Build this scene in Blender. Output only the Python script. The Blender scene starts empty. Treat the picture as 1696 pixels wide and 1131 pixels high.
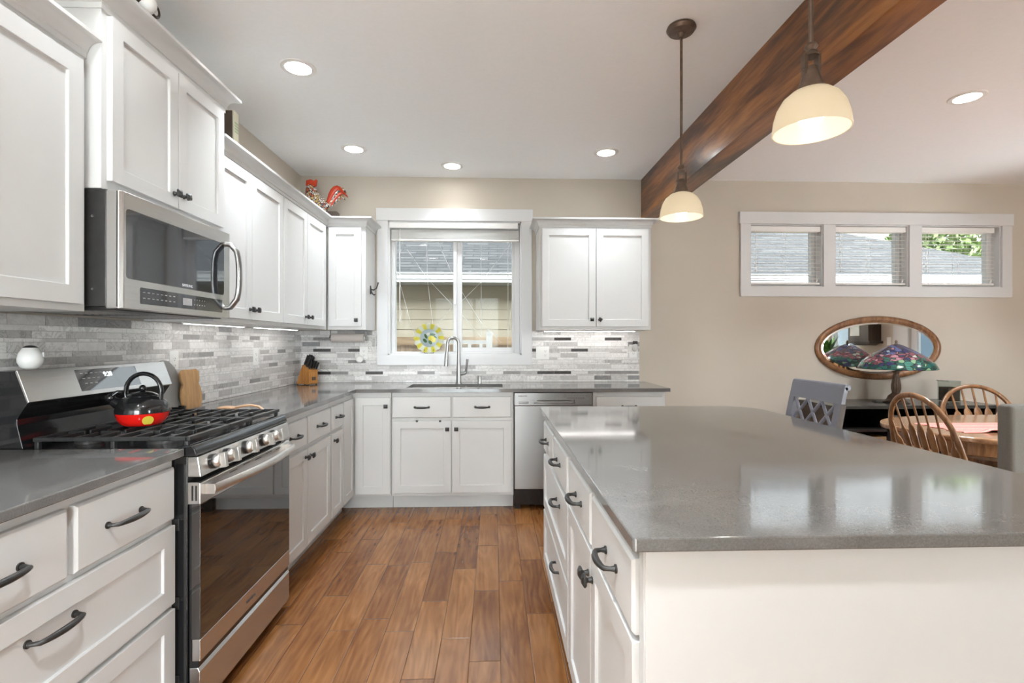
import bpy, bmesh, math, random
from mathutils import Vector, Matrix
random.seed(7)
PI = math.pi
C = bpy.context.scene.collection
S = bpy.context.scene

# ------------------------------------------------------------------ camera
D = 4.48          # north wall plane (inner face)
HC = 2.705        # ceiling
cam = bpy.data.cameras.new('camera'); camo = bpy.data.objects.new('camera', cam); C.objects.link(camo)
cam.sensor_width = 36; cam.lens = 844.5 / 1696 * 36; cam.clip_start = .02
cam.shift_y = (566.5 - 565.5) / 1696
camo.location = (1.67, 0, 1.265); camo.rotation_euler = (PI/2, 0, -.0362)
S.camera = camo
# ------------------------------------------------------------------ world, light, exposure
SKY = .72
SOUTH = 18.5
CAN = 14.0
CANW = 7.0
w = bpy.data.worlds.new('sky'); S.world = w; w.use_nodes = True
nt = w.node_tree; bg = nt.nodes['Background']
tc = nt.nodes.new('ShaderNodeTexCoord'); sp = nt.nodes.new('ShaderNodeSeparateXYZ'); rp = nt.nodes.new('ShaderNodeValToRGB')
nt.links.new(tc.outputs['Generated'], sp.inputs[0]); nt.links.new(sp.outputs[2], rp.inputs[0]); nt.links.new(rp.outputs[0], bg.inputs[0])
rp.color_ramp.elements[0].color = (.86, .89, .93, 1); rp.color_ramp.elements[1].color = (.80, .88, .98, 1)
# thin overcast; a bright lobe is added east-south-east to light the room
mr = nt.nodes.new('ShaderNodeMapRange'); mr.inputs['From Min'].default_value = -.35; mr.inputs['From Max'].default_value = -.9; mr.inputs['To Min'].default_value = SKY; mr.inputs['To Max'].default_value = SKY*SOUTH
sx_ = nt.nodes.new('ShaderNodeVectorMath'); sx_.operation = 'NORMALIZE'; nt.links.new(tc.outputs['Generated'], sx_.inputs[0])
sy_ = nt.nodes.new('ShaderNodeSeparateXYZ'); nt.links.new(sx_.outputs[0], sy_.inputs[0]); 
dt_ = nt.nodes.new('ShaderNodeVectorMath'); dt_.operation = 'DOT_PRODUCT'; nt.links.new(sx_.outputs[0], dt_.inputs[0]); dt_.inputs[1].default_value = (-.80, .60, 0)
nt.links.new(dt_.outputs['Value'], mr.inputs[0]); nt.links.new(mr.outputs[0], bg.inputs[1])
vs = S.view_settings
vs.view_transform = 'Standard'; vs.look = 'None'; vs.gamma = 1; vs.use_curve_mapping = False; vs.exposure = 1.68
S.cycles.use_denoising = True
S.cycles.max_bounces = 10; S.cycles.diffuse_bounces = 6; S.cycles.glossy_bounces = 5; S.cycles.transmission_bounces = 8; S.cycles.transparent_max_bounces = 24
S.cycles.sample_clamp_indirect = 6

def portal(name, loc, rot, sx, sy):
    l = bpy.data.lights.new(name, 'AREA'); l.shape = 'RECTANGLE'; l.size = sx; l.size_y = sy; l.cycles.is_portal = True
    o = bpy.data.objects.new(name, l); o.location = loc; o.rotation_euler = rot; C.objects.link(o)
portal('daylight_portal', (1.33, D+.2, 1.74), (-PI/2, 0, 0), 1.2, 1.2)
portal('daylight_portal', (5.1, D+.2, 2.03), (-PI/2, 0, 0), 2.4, .6)
portal('daylight_portal', (7.6, -1.6, 1.2), (0, PI/2, 0), 2.4, 2.6)
portal('daylight_portal', (5.8, -3.4, 1.5), (PI/2, 0, 0), 1.8, 1.4)
portal('daylight_portal', (1.2, -3.4, 1.2), (PI/2, 0, 0), 2.0, 2.4)
portal('daylight_portal', (7.6, 2.65, 1.05), (0, PI/2, 0), 2.1, 1.3)
portal('daylight_portal', (7.6, .75, 1.5), (0, PI/2, 0), 1.0, .7)

# ------------------------------------------------------------------ materials
MATS = {}
def mat(name, col=(.8,.8,.8), rough=.5, metal=0, spec=.5, ior=None, noise=0, nscale=20, bump=0, bscale=60, coat=0, coatr=.05, stretch=(1,1,1), trans=0, emit=None, es=0, aniso=0):
    m = bpy.data.materials.new(name); m.use_nodes = True; n = m.node_tree; p = n.nodes['Principled BSDF']; L = n.links.new
    p.inputs['Base Color'].default_value = (*col, 1); p.inputs['Roughness'].default_value = rough; p.inputs['Metallic'].default_value = metal
    p.inputs['Specular IOR Level'].default_value = spec; p.inputs['Coat Weight'].default_value = coat; p.inputs['Coat Roughness'].default_value = coatr
    if ior: p.inputs['IOR'].default_value = ior
    p.inputs['Transmission Weight'].default_value = trans
    if emit: p.inputs['Emission Color'].default_value = (*emit, 1); p.inputs['Emission Strength'].default_value = es
    t = n.nodes.new('ShaderNodeTexCoord'); mp = n.nodes.new('ShaderNodeMapping'); mp.inputs['Scale'].default_value = stretch
    L(t.outputs['Object'], mp.inputs[0])
    if noise:
        a = n.nodes.new('ShaderNodeTexNoise'); a.inputs['Scale'].default_value = nscale; a.inputs['Detail'].default_value = 4; L(mp.outputs[0], a.inputs[0])
        r = n.nodes.new('ShaderNodeValToRGB'); L(a.outputs[0], r.inputs[0])
        r.color_ramp.elements[0].position = .3; r.color_ramp.elements[1].position = .7
        r.color_ramp.elements[0].color = (*[c*(1-noise) for c in col], 1); r.color_ramp.elements[1].color = (*[min(1,c*(1+noise)) for c in col], 1)
        L(r.outputs[0], p.inputs['Base Color'])
    if bump:
        b = n.nodes.new('ShaderNodeTexNoise'); b.inputs['Scale'].default_value = bscale; L(mp.outputs[0], b.inputs[0])
        bb = n.nodes.new('ShaderNodeBump'); bb.inputs['Strength'].default_value = bump; bb.inputs['Distance'].default_value = .002
        L(b.outputs[0], bb.inputs['Height']); L(bb.outputs[0], p.inputs['Normal'])
    MATS[name] = m; return m

def wood(name, stops, axis='Y', scale=1, rough=.35, fine=1.0, coat=0):
    m = bpy.data.materials.new(name); m.use_nodes = True; n = m.node_tree; p = n.nodes['Principled BSDF']; L = n.links.new
    t = n.nodes.new('ShaderNodeTexCoord'); mp = n.nodes.new('ShaderNodeMapping')
    s = {'X': (.12,1,1), 'Y': (1,.12,1), 'Z': (1,1,.12)}[axis]; mp.inputs['Scale'].default_value = tuple(v*scale for v in s)
    L(t.outputs['Object'], mp.inputs[0])
    a = n.nodes.new('ShaderNodeTexNoise'); a.inputs['Scale'].default_value = 7; a.inputs['Detail'].default_value = 6; a.inputs['Distortion'].default_value = 1.6; L(mp.outputs[0], a.inputs[0])
    f = n.nodes.new('ShaderNodeTexNoise'); f.inputs['Scale'].default_value = 70; f.inputs['Detail'].default_value = 3; L(mp.outputs[0], f.inputs[0])
    mx = n.nodes.new('ShaderNodeMath'); mx.operation = 'MULTIPLY_ADD'; L(f.outputs[0], mx.inputs[0]); mx.inputs[1].default_value = .35*fine; L(a.outputs[0], mx.inputs[2])
    sb = n.nodes.new('ShaderNodeMath'); sb.operation = 'SUBTRACT'; L(mx.outputs[0], sb.inputs[0]); sb.inputs[1].default_value = .175*fine
    r = n.nodes.new('ShaderNodeValToRGB'); L(sb.outputs[0], r.inputs[0])
    e = r.color_ramp.elements
    while len(e) < len(stops): e.new(.5)
    for i, (q, c) in enumerate(stops): e[i].position = q; e[i].color = (*c, 1)
    L(r.outputs[0], p.inputs['Base Color']); p.inputs['Roughness'].default_value = rough; p.inputs['Coat Weight'].default_value = coat; p.inputs['Coat Roughness'].default_value = .15
    b = n.nodes.new('ShaderNodeBump'); b.inputs['Strength'].default_value = .25; b.inputs['Distance'].default_value = .001; L(sb.outputs[0], b.inputs['Height']); L(b.outputs[0], p.inputs['Normal'])
    MATS[name] = m; return m

M = {}
M['cab'] = mat('white_cabinet_paint', (.60,.60,.592), .38, noise=.015, nscale=3, bump=.05, bscale=150)
M['trim'] = mat('white_trim_paint', (.66,.665,.67), .35, noise=.01, nscale=3)
M['ceil'] = mat('ceiling_paint', (.93,.95,.965), .9, noise=.012, nscale=40, bump=.15, bscale=90)
M['wall'] = mat('beige_wall_paint', (.55,.50,.43), .75, noise=.02, nscale=2, bump=.12, bscale=120)
M['black'] = mat('black_iron', (.018,.017,.016), .42, metal=.0, spec=.6, noise=.2, nscale=60)
M['steel'] = mat('brushed_steel', (.60,.59,.575), .27, metal=1, noise=.05, nscale=8, stretch=(40,1,40), bump=.02, bscale=10)
M['steelk'] = mat('grey_brushed_steel', (.37,.37,.365), .30, metal=1, noise=.05, nscale=8, stretch=(40,1,40))
M['steelw'] = mat('warm_steel', (.62,.60,.57), .32, metal=1, noise=.04, nscale=30)
M['steeld'] = mat('dark_steel', (.035,.034,.033), .4, metal=.3, noise=.1, nscale=30)
M['chrome'] = mat('bright_chrome', (.75,.75,.74), .12, metal=1, noise=.02, nscale=5)
M['enamel'] = mat('black_enamel', (.012,.012,.013), .12, spec=.6, noise=.1, nscale=9)
M['blackglass'] = mat('black_oven_glass', (.012,.010,.009), .03, spec=.9, ior=1.75, noise=.1, nscale=9)
M['blueglass'] = mat('dark_display_glass', (.012,.016,.024), .04, spec=1, ior=1.8, noise=.1, nscale=9)
M['iron'] = mat('cast_iron', (.02,.02,.02), .45, spec=.5, noise=.2, nscale=80, bump=.2, bscale=200)
M['grout'] = mat('grout', (.46,.45,.44), .85, noise=.05, nscale=60)
M['plastic'] = mat('white_plastic', (.82,.82,.80), .3, noise=.01, nscale=9)
M['blind'] = mat('blind_white', (.84,.84,.82), .4, noise=.01, nscale=9)
M['bronze'] = mat('oil_rubbed_bronze', (.13,.09,.066), .38, metal=.5, noise=.25, nscale=40)
M['text_w'] = mat('white_lettering', (.8,.82,.85), .4, noise=.01)
M['text_d'] = mat('dark_lettering', (.08,.08,.085), .4, noise=.01)
M['lit'] = mat('lit_digits', (.9,.95,1), .4, emit=(.85,.93,1), es=1.6)
M['lcd'] = mat('grey_lcd', (.45,.45,.46), .35, noise=.03)
M['lens'] = mat('lamp_lens', (1,1,1), .5, emit=(1,.975,.93), es=CAN)
M['strip'] = mat('led_strip_lens', (1,1,1), .5, emit=(1,.96,.93), es=5.5)
M['bulb'] = mat('lit_bulb', (1,1,1), .5, emit=(1,.96,.90), es=2.5)
M['beam'] = wood('stained_beam_wood', [(.30,(.030,.010,.003)), (.42,(.12,.040,.010)), (.54,(.26,.095,.022)), (.72,(.42,.18,.045))], 'Y', .75, .34, .9, coat=.2)
M['oak'] = wood('golden_oak', [(.25,(.11,.045,.016)), (.5,(.22,.10,.038)), (.8,(.36,.18,.075))], 'Z', 3, .28, 1.3, coat=.3)
M['oakx'] = wood('oak_tabletop', [(.25,(.16,.075,.035)), (.5,(.27,.14,.07)), (.8,(.38,.21,.11))], 'X', 2, .16, 1.3, coat=.5)
M['board'] = wood('bamboo', [(.3,(.38,.20,.07)), (.7,(.58,.34,.14))], 'Z', 3, .4)
M['block'] = wood('knife_block_wood', [(.3,(.33,.13,.025)), (.7,(.56,.25,.06))], 'Z', 4, .35)
M['spoonwood'] = wood('spoon_wood', [(.3,(.36,.20,.10)), (.7,(.62,.40,.24))], 'X', 3, .4)
M['fencewood'] = wood('weathered_cedar', [(.3,(.10,.07,.045)), (.7,(.24,.175,.12))], 'Z', 1, .9)
M['rail_wood'] = wood('fence_rail_wood', [(.3,(.10,.065,.035)), (.7,(.24,.165,.095))], 'X', 1, .9)
M['sideblk'] = mat('black_furniture', (.012,.010,.010), .3, noise=.2, nscale=10)
M['sidetop'] = mat('sideboard_top_lacquer', (.045,.042,.036), .22, noise=.15, nscale=6)
M['sidebrn'] = mat('dark_brown_side', (.055,.036,.024), .45, noise=.15, nscale=6)
M['stool'] = mat('slate_grey_paint', (.18,.185,.225), .4, noise=.05, nscale=6)
M['stoold'] = mat('stool_edge_brown', (.07,.05,.037), .5, noise=.1, nscale=20)
M['taupe'] = mat('taupe_fabric', (.165,.155,.135), .9, noise=.08, nscale=300, bump=.4, bscale=900)
M['red'] = mat('red_enamel', (.70,.012,.008), .12, noise=.03, nscale=4, coat=.6)
M['yellow'] = mat('yellow_enamel', (.62,.50,.06), .2, noise=.03, nscale=4)
M['marble'] = mat('pale_stone_board', (.55,.53,.50), .4, noise=.08, nscale=9)
M['greyboard'] = mat('grey_board', (.30,.30,.29), .4, noise=.06, nscale=9)
M['kraft'] = mat('paper_towel', (.52,.47,.44), .95, noise=.03, nscale=20, bump=.3, bscale=300)
M['leaf'] = mat('houseplant_leaf', (.10,.22,.05), .4, noise=.6, nscale=14)
M['darkwood'] = wood('espresso_wood', [(.3,(.018,.009,.006)), (.7,(.05,.028,.018))], 'Z', 2, .3)
M['tree'] = mat('tree_leaves', (.13,.18,.06), .8, noise=.4, nscale=3)
M['bark'] = mat('tree_bark', (.09,.065,.05), .9, noise=.3, nscale=12)
M['ground'] = mat('lawn_and_gravel', (.16,.17,.10), .95, noise=.3, nscale=4, bump=.5, bscale=40)
M['concrete'] = mat('bounce_concrete', (.72,.71,.69), .9, noise=.08, nscale=6)
M['carpet'] = mat('bounce_carpet', (.74,.72,.68), .95, noise=.05, nscale=200, bump=.5, bscale=500)
M['gutter'] = mat('pale_gutter_paint', (.27,.268,.255), .5, noise=.02)
M['siding'] = mat('tan_lap_siding', (.215,.183,.128), .75, noise=.02, nscale=5)
M['bluesiding'] = mat('blue_lap_siding', (.13,.20,.28), .7, noise=.03, nscale=5)
M['ltgrey'] = mat('light_grey_plastic', (.55,.55,.54), .4, noise=.02)
M['egg'] = mat('white_ceramic', (.85,.85,.83), .2, noise=.01, nscale=4)
M['brown'] = mat('coffee_fill', (.12,.07,.045), .8, noise=.3, nscale=120)
M['basket'] = mat('wicker', (.30,.17,.08), .8, noise=.5, nscale=110, bump=.8, bscale=150)
M['cream'] = mat('cream_cover', (.62,.60,.46), .6, noise=.03)
M['green'] = mat('sage_print', (.32,.42,.26), .6, noise=.03)

def node_mat(name):
    m = bpy.data.materials.new(name); m.use_nodes = True; n = m.node_tree
    return m, n, n.nodes['Principled BSDF'], n.links.new, n.nodes['Material Output']
def N(n, t, **k):
    x = n.nodes.new(t)
    for a, b in k.items(): setattr(x, a, b)
    return x
def math_(n, op, a, b=None, c=None):
    x = n.nodes.new('ShaderNodeMath'); x.operation = op
    for i, v in enumerate((a, b, c)):
        if v is None: continue
        if isinstance(v, (int, float)): x.inputs[i].default_value = v
        else: n.links.new(v, x.inputs[i])
    return x.outputs[0]
def ramp(n, fac, stops, interp='LINEAR'):
    r = n.nodes.new('ShaderNodeValToRGB'); r.color_ramp.interpolation = interp; e = r.color_ramp.elements
    while len(e) < len(stops): e.new(.5)
    for i, (q, c) in enumerate(stops): e[i].position = q; e[i].color = (*c, 1)
    n.links.new(fac, r.inputs[0]); return r.outputs[0]

# quartz
def quartz():
    m, n, p, L, out = node_mat('grey_quartz')
    t = N(n, 'ShaderNodeTexCoord')
    a = N(n, 'ShaderNodeTexNoise'); a.inputs['Scale'].default_value = 260; a.inputs['Detail'].default_value = 2; L(t.outputs['Object'], a.inputs[0])
    b = N(n, 'ShaderNodeTexNoise'); b.inputs['Scale'].default_value = 5; b.inputs['Detail'].default_value = 7; b.inputs['Distortion'].default_value = 1; L(t.outputs['Object'], b.inputs[0])
    s = math_(n, 'ADD', math_(n, 'MULTIPLY', a.outputs[0], .5), math_(n, 'MULTIPLY', b.outputs[0], .5))
    c = ramp(n, s, [(.36, (.112,.109,.104)), (.5, (.138,.134,.129)), (.66, (.178,.174,.168))])
    L(c, p.inputs['Base Color']); p.inputs['Roughness'].default_value = .09; p.inputs['IOR'].default_value = 1.95
    bn = N(n, 'ShaderNodeTexNoise'); bn.inputs['Scale'].default_value = 12; L(t.outputs['Object'], bn.inputs[0])
    rr = math_(n, 'MULTIPLY_ADD', bn.outputs[0], .06, .045); L(rr, p.inputs['Roughness'])
    return m
M['quartz'] = quartz()

# hardwood floor: planks run along Y, 125 mm wide, random lengths
def floor_mat():
    m, n, p, L, out = node_mat('hickory_floor_planks')
    t = N(n, 'ShaderNodeTexCoord'); s = N(n, 'ShaderNodeSeparateXYZ'); L(t.outputs['Object'], s.inputs[0])
    px = math_(n, 'DIVIDE', math_(n, 'SUBTRACT', s.outputs[0], 1.398-12.5), .1255)
    row = math_(n, 'FLOOR', px); fx = math_(n, 'FRACT', px)
    w1 = N(n, 'ShaderNodeTexWhiteNoise', noise_dimensions='1D'); L(row, w1.inputs['W'])
    ln = math_(n, 'MULTIPLY_ADD', w1.outputs[0], .35, .55)
    off = math_(n, 'MULTIPLY', w1.outputs[0], 37.7)
    py = math_(n, 'ADD', math_(n, 'DIVIDE', math_(n, 'ADD', s.outputs[1], 20), ln), off)
    col = math_(n, 'FLOOR', py); fy = math_(n, 'FRACT', py)
    cv = N(n, 'ShaderNodeCombineXYZ'); L(row, cv.inputs[0]); L(col, cv.inputs[1])
    w2 = N(n, 'ShaderNodeTexWhiteNoise', noise_dimensions='2D'); L(cv.outputs[0], w2.inputs[0])
    # grain
    off3 = N(n, 'ShaderNodeVectorMath', operation='SCALE'); L(w2.outputs[1], off3.inputs[0]); off3.inputs['Scale'].default_value = 30
    ad = N(n, 'ShaderNodeVectorMath', operation='ADD'); L(t.outputs['Object'], ad.inputs[0]); L(off3.outputs[0], ad.inputs[1])
    mp = N(n, 'ShaderNodeMapping'); mp.inputs['Scale'].default_value = (1, .13, 1); L(ad.outputs[0], mp.inputs[0])
    g = N(n, 'ShaderNodeTexNoise'); g.inputs['Scale'].default_value = 16; g.inputs['Detail'].default_value = 6; g.inputs['Distortion'].default_value = 2.5; L(mp.outputs[0], g.inputs[0])
    g2 = N(n, 'ShaderNodeTexNoise'); g2.inputs['Scale'].default_value = 4; g2.inputs['Detail'].default_value = 3; L(ad.outputs[0], g2.inputs[0])
    wv = N(n, 'ShaderNodeTexWave', wave_type='BANDS', bands_direction='X'); wv.inputs['Scale'].default_value = 9; wv.inputs['Distortion'].default_value = 14; wv.inputs['Detail'].default_value = 2; wv.inputs['Detail Scale'].default_value = 1.2; L(mp.outputs[0], wv.inputs[0])
    v = math_(n, 'ADD', math_(n, 'MULTIPLY_ADD', w2.outputs[0], .22, .05), math_(n, 'MULTIPLY', g.outputs[0], .50))
    v = math_(n, 'ADD', v, math_(n, 'MULTIPLY', wv.outputs[1], .07))
    v = math_(n, 'ADD', v, math_(n, 'MULTIPLY', g2.outputs[0], .22))
    c = ramp(n, v, [(.26, (.064,.020,.0055)), (.44, (.135,.048,.0125)), (.58, (.20,.080,.023)), (.78, (.29,.132,.044))])
    # seams
    ex = math_(n, 'MULTIPLY', math_(n, 'MINIMUM', fx, math_(n, 'SUBTRACT', 1, fx)), .1255)
    ey = math_(n, 'MULTIPLY', math_(n, 'MINIMUM', fy, math_(n, 'SUBTRACT', 1, fy)), ln)
    e = math_(n, 'MINIMUM', ex, ey)
    sm = N(n, 'ShaderNodeMapRange'); sm.inputs['From Min'].default_value = .0004; sm.inputs['From Max'].default_value = .0016; L(e, sm.inputs[0])
    mx = N(n, 'ShaderNodeMix', data_type='RGBA'); L(sm.outputs[0], mx.inputs[0]); mx.inputs[6].default_value = (.03,.013,.007,1); L(c, mx.inputs[7])
    L(mx.outputs[2], p.inputs['Base Color'])
    hb = N(n, 'ShaderNodeMapRange'); hb.inputs['From Min'].default_value = 0; hb.inputs['From Max'].default_value = .004; L(e, hb.inputs[0])
    h = math_(n, 'ADD', math_(n, 'MULTIPLY', hb.outputs[0], 1.0), math_(n, 'MULTIPLY', g.outputs[0], .55))
    h = math_(n, 'ADD', h, math_(n, 'MULTIPLY', w2.outputs[0], .15))
    b = N(n, 'ShaderNodeBump'); b.inputs['Strength'].default_value = .55; b.inputs['Distance'].default_value = .0016; L(h, b.inputs['Height']); L(b.outputs[0], p.inputs['Normal'])
    p.inputs['Roughness'].default_value = .22; p.inputs['IOR'].default_value = 1.48
    return m
M['floor'] = floor_mat()

# tiles use a per-face colour (the tile's own colour) and marble veins
def tile_mat():
    m, n, p, L, out = node_mat('marble_mosaic_tile')
    at = N(n, 'ShaderNodeAttribute'); at.attribute_name = 'tile'
    t = N(n, 'ShaderNodeTexCoord')
    off = N(n, 'ShaderNodeVectorMath', operation='SCALE'); L(at.outputs['Color'], off.inputs[0]); off.inputs['Scale'].default_value = 9
    ad = N(n, 'ShaderNodeVectorMath', operation='ADD'); L(t.outputs['Object'], ad.inputs[0]); L(off.outputs[0], ad.inputs[1])
    g = N(n, 'ShaderNodeTexNoise'); g.inputs['Scale'].default_value = 16; g.inputs['Detail'].default_value = 7; g.inputs['Distortion'].default_value = 2.2; L(ad.outputs[0], g.inputs[0])
    vein = math_(n, 'ABSOLUTE', math_(n, 'SUBTRACT', g.outputs[0], .5))
    vr = N(n, 'ShaderNodeMapRange'); vr.inputs['From Min'].default_value = 0; vr.inputs['From Max'].default_value = .05; L(vein, vr.inputs[0])
    vv = math_(n, 'MULTIPLY', math_(n, 'SUBTRACT', 1, vr.outputs[0]), at.outputs['Alpha'])
    g2 = N(n, 'ShaderNodeTexNoise'); g2.inputs['Scale'].default_value = 40; g2.inputs['Detail'].default_value = 4; L(ad.outputs[0], g2.inputs[0])
    k = math_(n, 'MULTIPLY', math_(n, 'MULTIPLY_ADD', g2.outputs[0], .35, .83), math_(n, 'SUBTRACT', 1, math_(n, 'MULTIPLY', vv, .45)))
    mu = N(n, 'ShaderNodeVectorMath', operation='SCALE'); L(at.outputs['Color'], mu.inputs[0]); L(k, mu.inputs['Scale'])
    L(mu.outputs[0], p.inputs['Base Color']); p.inputs['Roughness'].default_value = .33
    return m
M['tile'] = tile_mat()

def glass_mat(name, tint=(1,1,1), refl=1.2):
    m, n, p, L, out = node_mat(name); n.nodes.remove(p)
    tr = N(n, 'ShaderNodeBsdfTransparent'); tr.inputs[0].default_value = (*tint, 1)
    gl = N(n, 'ShaderNodeBsdfGlossy'); gl.inputs['Roughness'].default_value = .01
    fr = N(n, 'ShaderNodeFresnel'); fr.inputs[0].default_value = refl
    mx = N(n, 'ShaderNodeMixShader'); L(fr.outputs[0], mx.inputs[0]); L(tr.outputs[0], mx.inputs[1]); L(gl.outputs[0], mx.inputs[2]); L(mx.outputs[0], out.inputs[0])
    return m
M['glass'] = glass_mat('window_glass', (.96,.98,.97))
M['jar'] = glass_mat('clear_jar_glass', (.86,.88,.87))
def shade_mat():
    m, n, p, L, out = node_mat('frosted_cream_glass')
    p.inputs['Base Color'].default_value = (.52,.48,.40,1); p.inputs['Roughness'].default_value = .25
    p.inputs['Emission Color'].default_value = (1,.88,.66,1); p.inputs['Emission Strength'].default_value = .05
    t = N(n, 'ShaderNodeBsdfTranslucent'); t.inputs[0].default_value = (.9,.82,.66,1)
    mx = N(n, 'ShaderNodeMixShader'); mx.inputs[0].default_value = .35; L(p.outputs[0], mx.inputs[1]); L(t.outputs[0], mx.inputs[2]); L(mx.outputs[0], out.inputs[0])
    return m
M['shade'] = shade_mat()
def mirror_mat():
    m, n, p, L, out = node_mat('silvered_mirror')
    p.inputs['Base Color'].default_value = (.86,.88,.88,1); p.inputs['Metallic'].default_value = 1; p.inputs['Roughness'].default_value = .012
    return m
M['mirror'] = mirror_mat()
def stained():
    m, n, p, L, out = node_mat('leaded_glass_waterlilies')
    t = N(n, 'ShaderNodeTexCoord'); s = N(n, 'ShaderNodeSeparateXYZ'); L(t.outputs['Object'], s.inputs[0])
    mp = N(n, 'ShaderNodeMapping'); mp.inputs['Scale'].default_value = (1,1,1.7); L(t.outputs['Object'], mp.inputs[0])
    v = N(n, 'ShaderNodeTexVoronoi'); v.inputs['Scale'].default_value = 26; L(mp.outputs[0], v.inputs[0])
    ve = N(n, 'ShaderNodeTexVoronoi', feature='DISTANCE_TO_EDGE'); ve.inputs['Scale'].default_value = 26; L(mp.outputs[0], ve.inputs[0])
    big = N(n, 'ShaderNodeTexNoise'); big.inputs['Scale'].default_value = 7; L(t.outputs['Object'], big.inputs[0])
    sc = N(n, 'ShaderNodeSeparateColor'); L(v.outputs['Color'], sc.inputs[0])
    low = ramp(n, sc.outputs[0], [(0,(.01,.06,.05)), (.3,(.02,.11,.09)), (.55,(.05,.20,.15)), (.78,(.20,.35,.20)), (.9,(.03,.03,.10))], 'CONSTANT')
    mid = ramp(n, sc.outputs[1], [(0,(.24,.075,.10)), (.3,(.42,.20,.24)), (.5,(.14,.03,.05)), (.68,(.04,.12,.10)), (.82,(.02,.03,.08)), (.93,(.5,.48,.42))], 'CONSTANT')
    top = ramp(n, sc.outputs[2], [(0,(.03,.03,.10)), (.35,(.10,.12,.28)), (.6,(.10,.06,.09)), (.8,(.25,.30,.42)), (.93,(.4,.2,.25))], 'CONSTANT')
    z1 = math_(n, 'GREATER_THAN', math_(n, 'MULTIPLY_ADD', big.outputs[0], .16, s.outputs[2]), .432)
    z2 = math_(n, 'GREATER_THAN', math_(n, 'MULTIPLY_ADD', big.outputs[0], .12, s.outputs[2]), .480)
    a = N(n, 'ShaderNodeMix', data_type='RGBA'); L(z1, a.inputs[0]); L(low, a.inputs[6]); L(mid, a.inputs[7])
    b = N(n, 'ShaderNodeMix', data_type='RGBA'); L(z2, b.inputs[0]); L(a.outputs[2], b.inputs[6]); L(top, b.inputs[7])
    ed = N(n, 'ShaderNodeMapRange'); ed.inputs['From Min'].default_value = .03; ed.inputs['From Max'].default_value = .07; L(ve.outputs['Distance'], ed.inputs[0])
    c = N(n, 'ShaderNodeMix', data_type='RGBA'); L(ed.outputs[0], c.inputs[0]); c.inputs[6].default_value = (.02,.02,.018,1); L(b.outputs[2], c.inputs[7])
    L(c.outputs[2], p.inputs['Base Color']); p.inputs['Roughness'].default_value = .13; p.inputs['IOR'].default_value = 1.6
    return m
M['stained'] = stained()
def roost():
    m, n, p, L, out = node_mat('rooster_glass_scales')
    t = N(n, 'ShaderNodeTexCoord'); s = N(n, 'ShaderNodeSeparateXYZ'); L(t.outputs['Object'], s.inputs[0])
    v = N(n, 'ShaderNodeTexVoronoi'); v.inputs['Scale'].default_value = 60; L(t.outputs['Object'], v.inputs[0])
    ve = N(n, 'ShaderNodeTexVoronoi', feature='DISTANCE_TO_EDGE'); ve.inputs['Scale'].default_value = 60; L(t.outputs['Object'], ve.inputs[0])
    sc = N(n, 'ShaderNodeSeparateColor'); L(v.outputs['Color'], sc.inputs[0])
    a_ = ramp(n, sc.outputs[0], [(0,(.62,.62,.66)), (.5,(.75,.74,.72)), (.85,(.45,.46,.55))], 'CONSTANT')
    b_ = ramp(n, sc.outputs[1], [(0,(.70,.60,.45)), (.3,(.75,.72,.66)), (.55,(.50,.12,.04)), (.75,(.65,.45,.15)), (.9,(.75,.7,.6))], 'CONSTANT')
    z = math_(n, 'GREATER_THAN', s.outputs[2], .125)
    mx = N(n, 'ShaderNodeMix', data_type='RGBA'); L(z, mx.inputs[0]); L(a_, mx.inputs[6]); L(b_, mx.inputs[7])
    ed = N(n, 'ShaderNodeMapRange'); ed.inputs['From Min'].default_value = .06; ed.inputs['From Max'].default_value = .14; L(ve.outputs['Distance'], ed.inputs[0])
    c = N(n, 'ShaderNodeMix', data_type='RGBA'); L(ed.outputs[0], c.inputs[0]); c.inputs[6].default_value = (.02,.02,.04,1); L(mx.outputs[2], c.inputs[7])
    L(c.outputs[2], p.inputs['Base Color']); p.inputs['Roughness'].default_value = .2
    return m
M['roost'] = roost()
M['roostred'] = mat('rooster_red_glass', (.50,.045,.015), .2, noise=.1, nscale=20)
M['cowdark'] = mat('cow_brown_patch', (.035,.018,.012), .3, noise=.1, nscale=20)
def shingles():
    m, n, p, L, out = node_mat('grey_asphalt_shingles')
    t = N(n, 'ShaderNodeTexCoord'); s = N(n, 'ShaderNodeSeparateXYZ'); L(t.outputs['Object'], s.inputs[0])
    cz = N(n, 'ShaderNodeCombineXYZ'); L(s.outputs[0], cz.inputs[0]); L(s.outputs[2], cz.inputs[1])
    b = N(n, 'ShaderNodeTexBrick'); L(cz.outputs[0], b.inputs[0]); b.inputs['Scale'].default_value = 1
    b.inputs['Brick Width'].default_value = .42; b.inputs['Row Height'].default_value = .066; b.inputs['Mortar Size'].default_value = .009; b.offset_frequency = 2; b.offset = .37
    b.inputs['Color1'].default_value = (.030,.0295,.029,1); b.inputs['Color2'].default_value = (.062,.060,.058,1); b.inputs['Mortar'].default_value = (.009,.009,.009,1); b.inputs['Mortar Smooth'].default_value = .3
    g = N(n, 'ShaderNodeTexNoise'); g.inputs['Scale'].default_value = 60; g.inputs['Detail'].default_value = 5; L(t.outputs['Object'], g.inputs[0])
    k = math_(n, 'MULTIPLY_ADD', g.outputs[0], .5, .75)
    mu = N(n, 'ShaderNodeVectorMath', operation='SCALE'); L(b.outputs[0], mu.inputs[0]); L(k, mu.inputs['Scale']); L(mu.outputs[0], p.inputs['Base Color']); p.inputs['Roughness'].default_value = .9
    return m
M['shingle'] = shingles()
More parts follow.
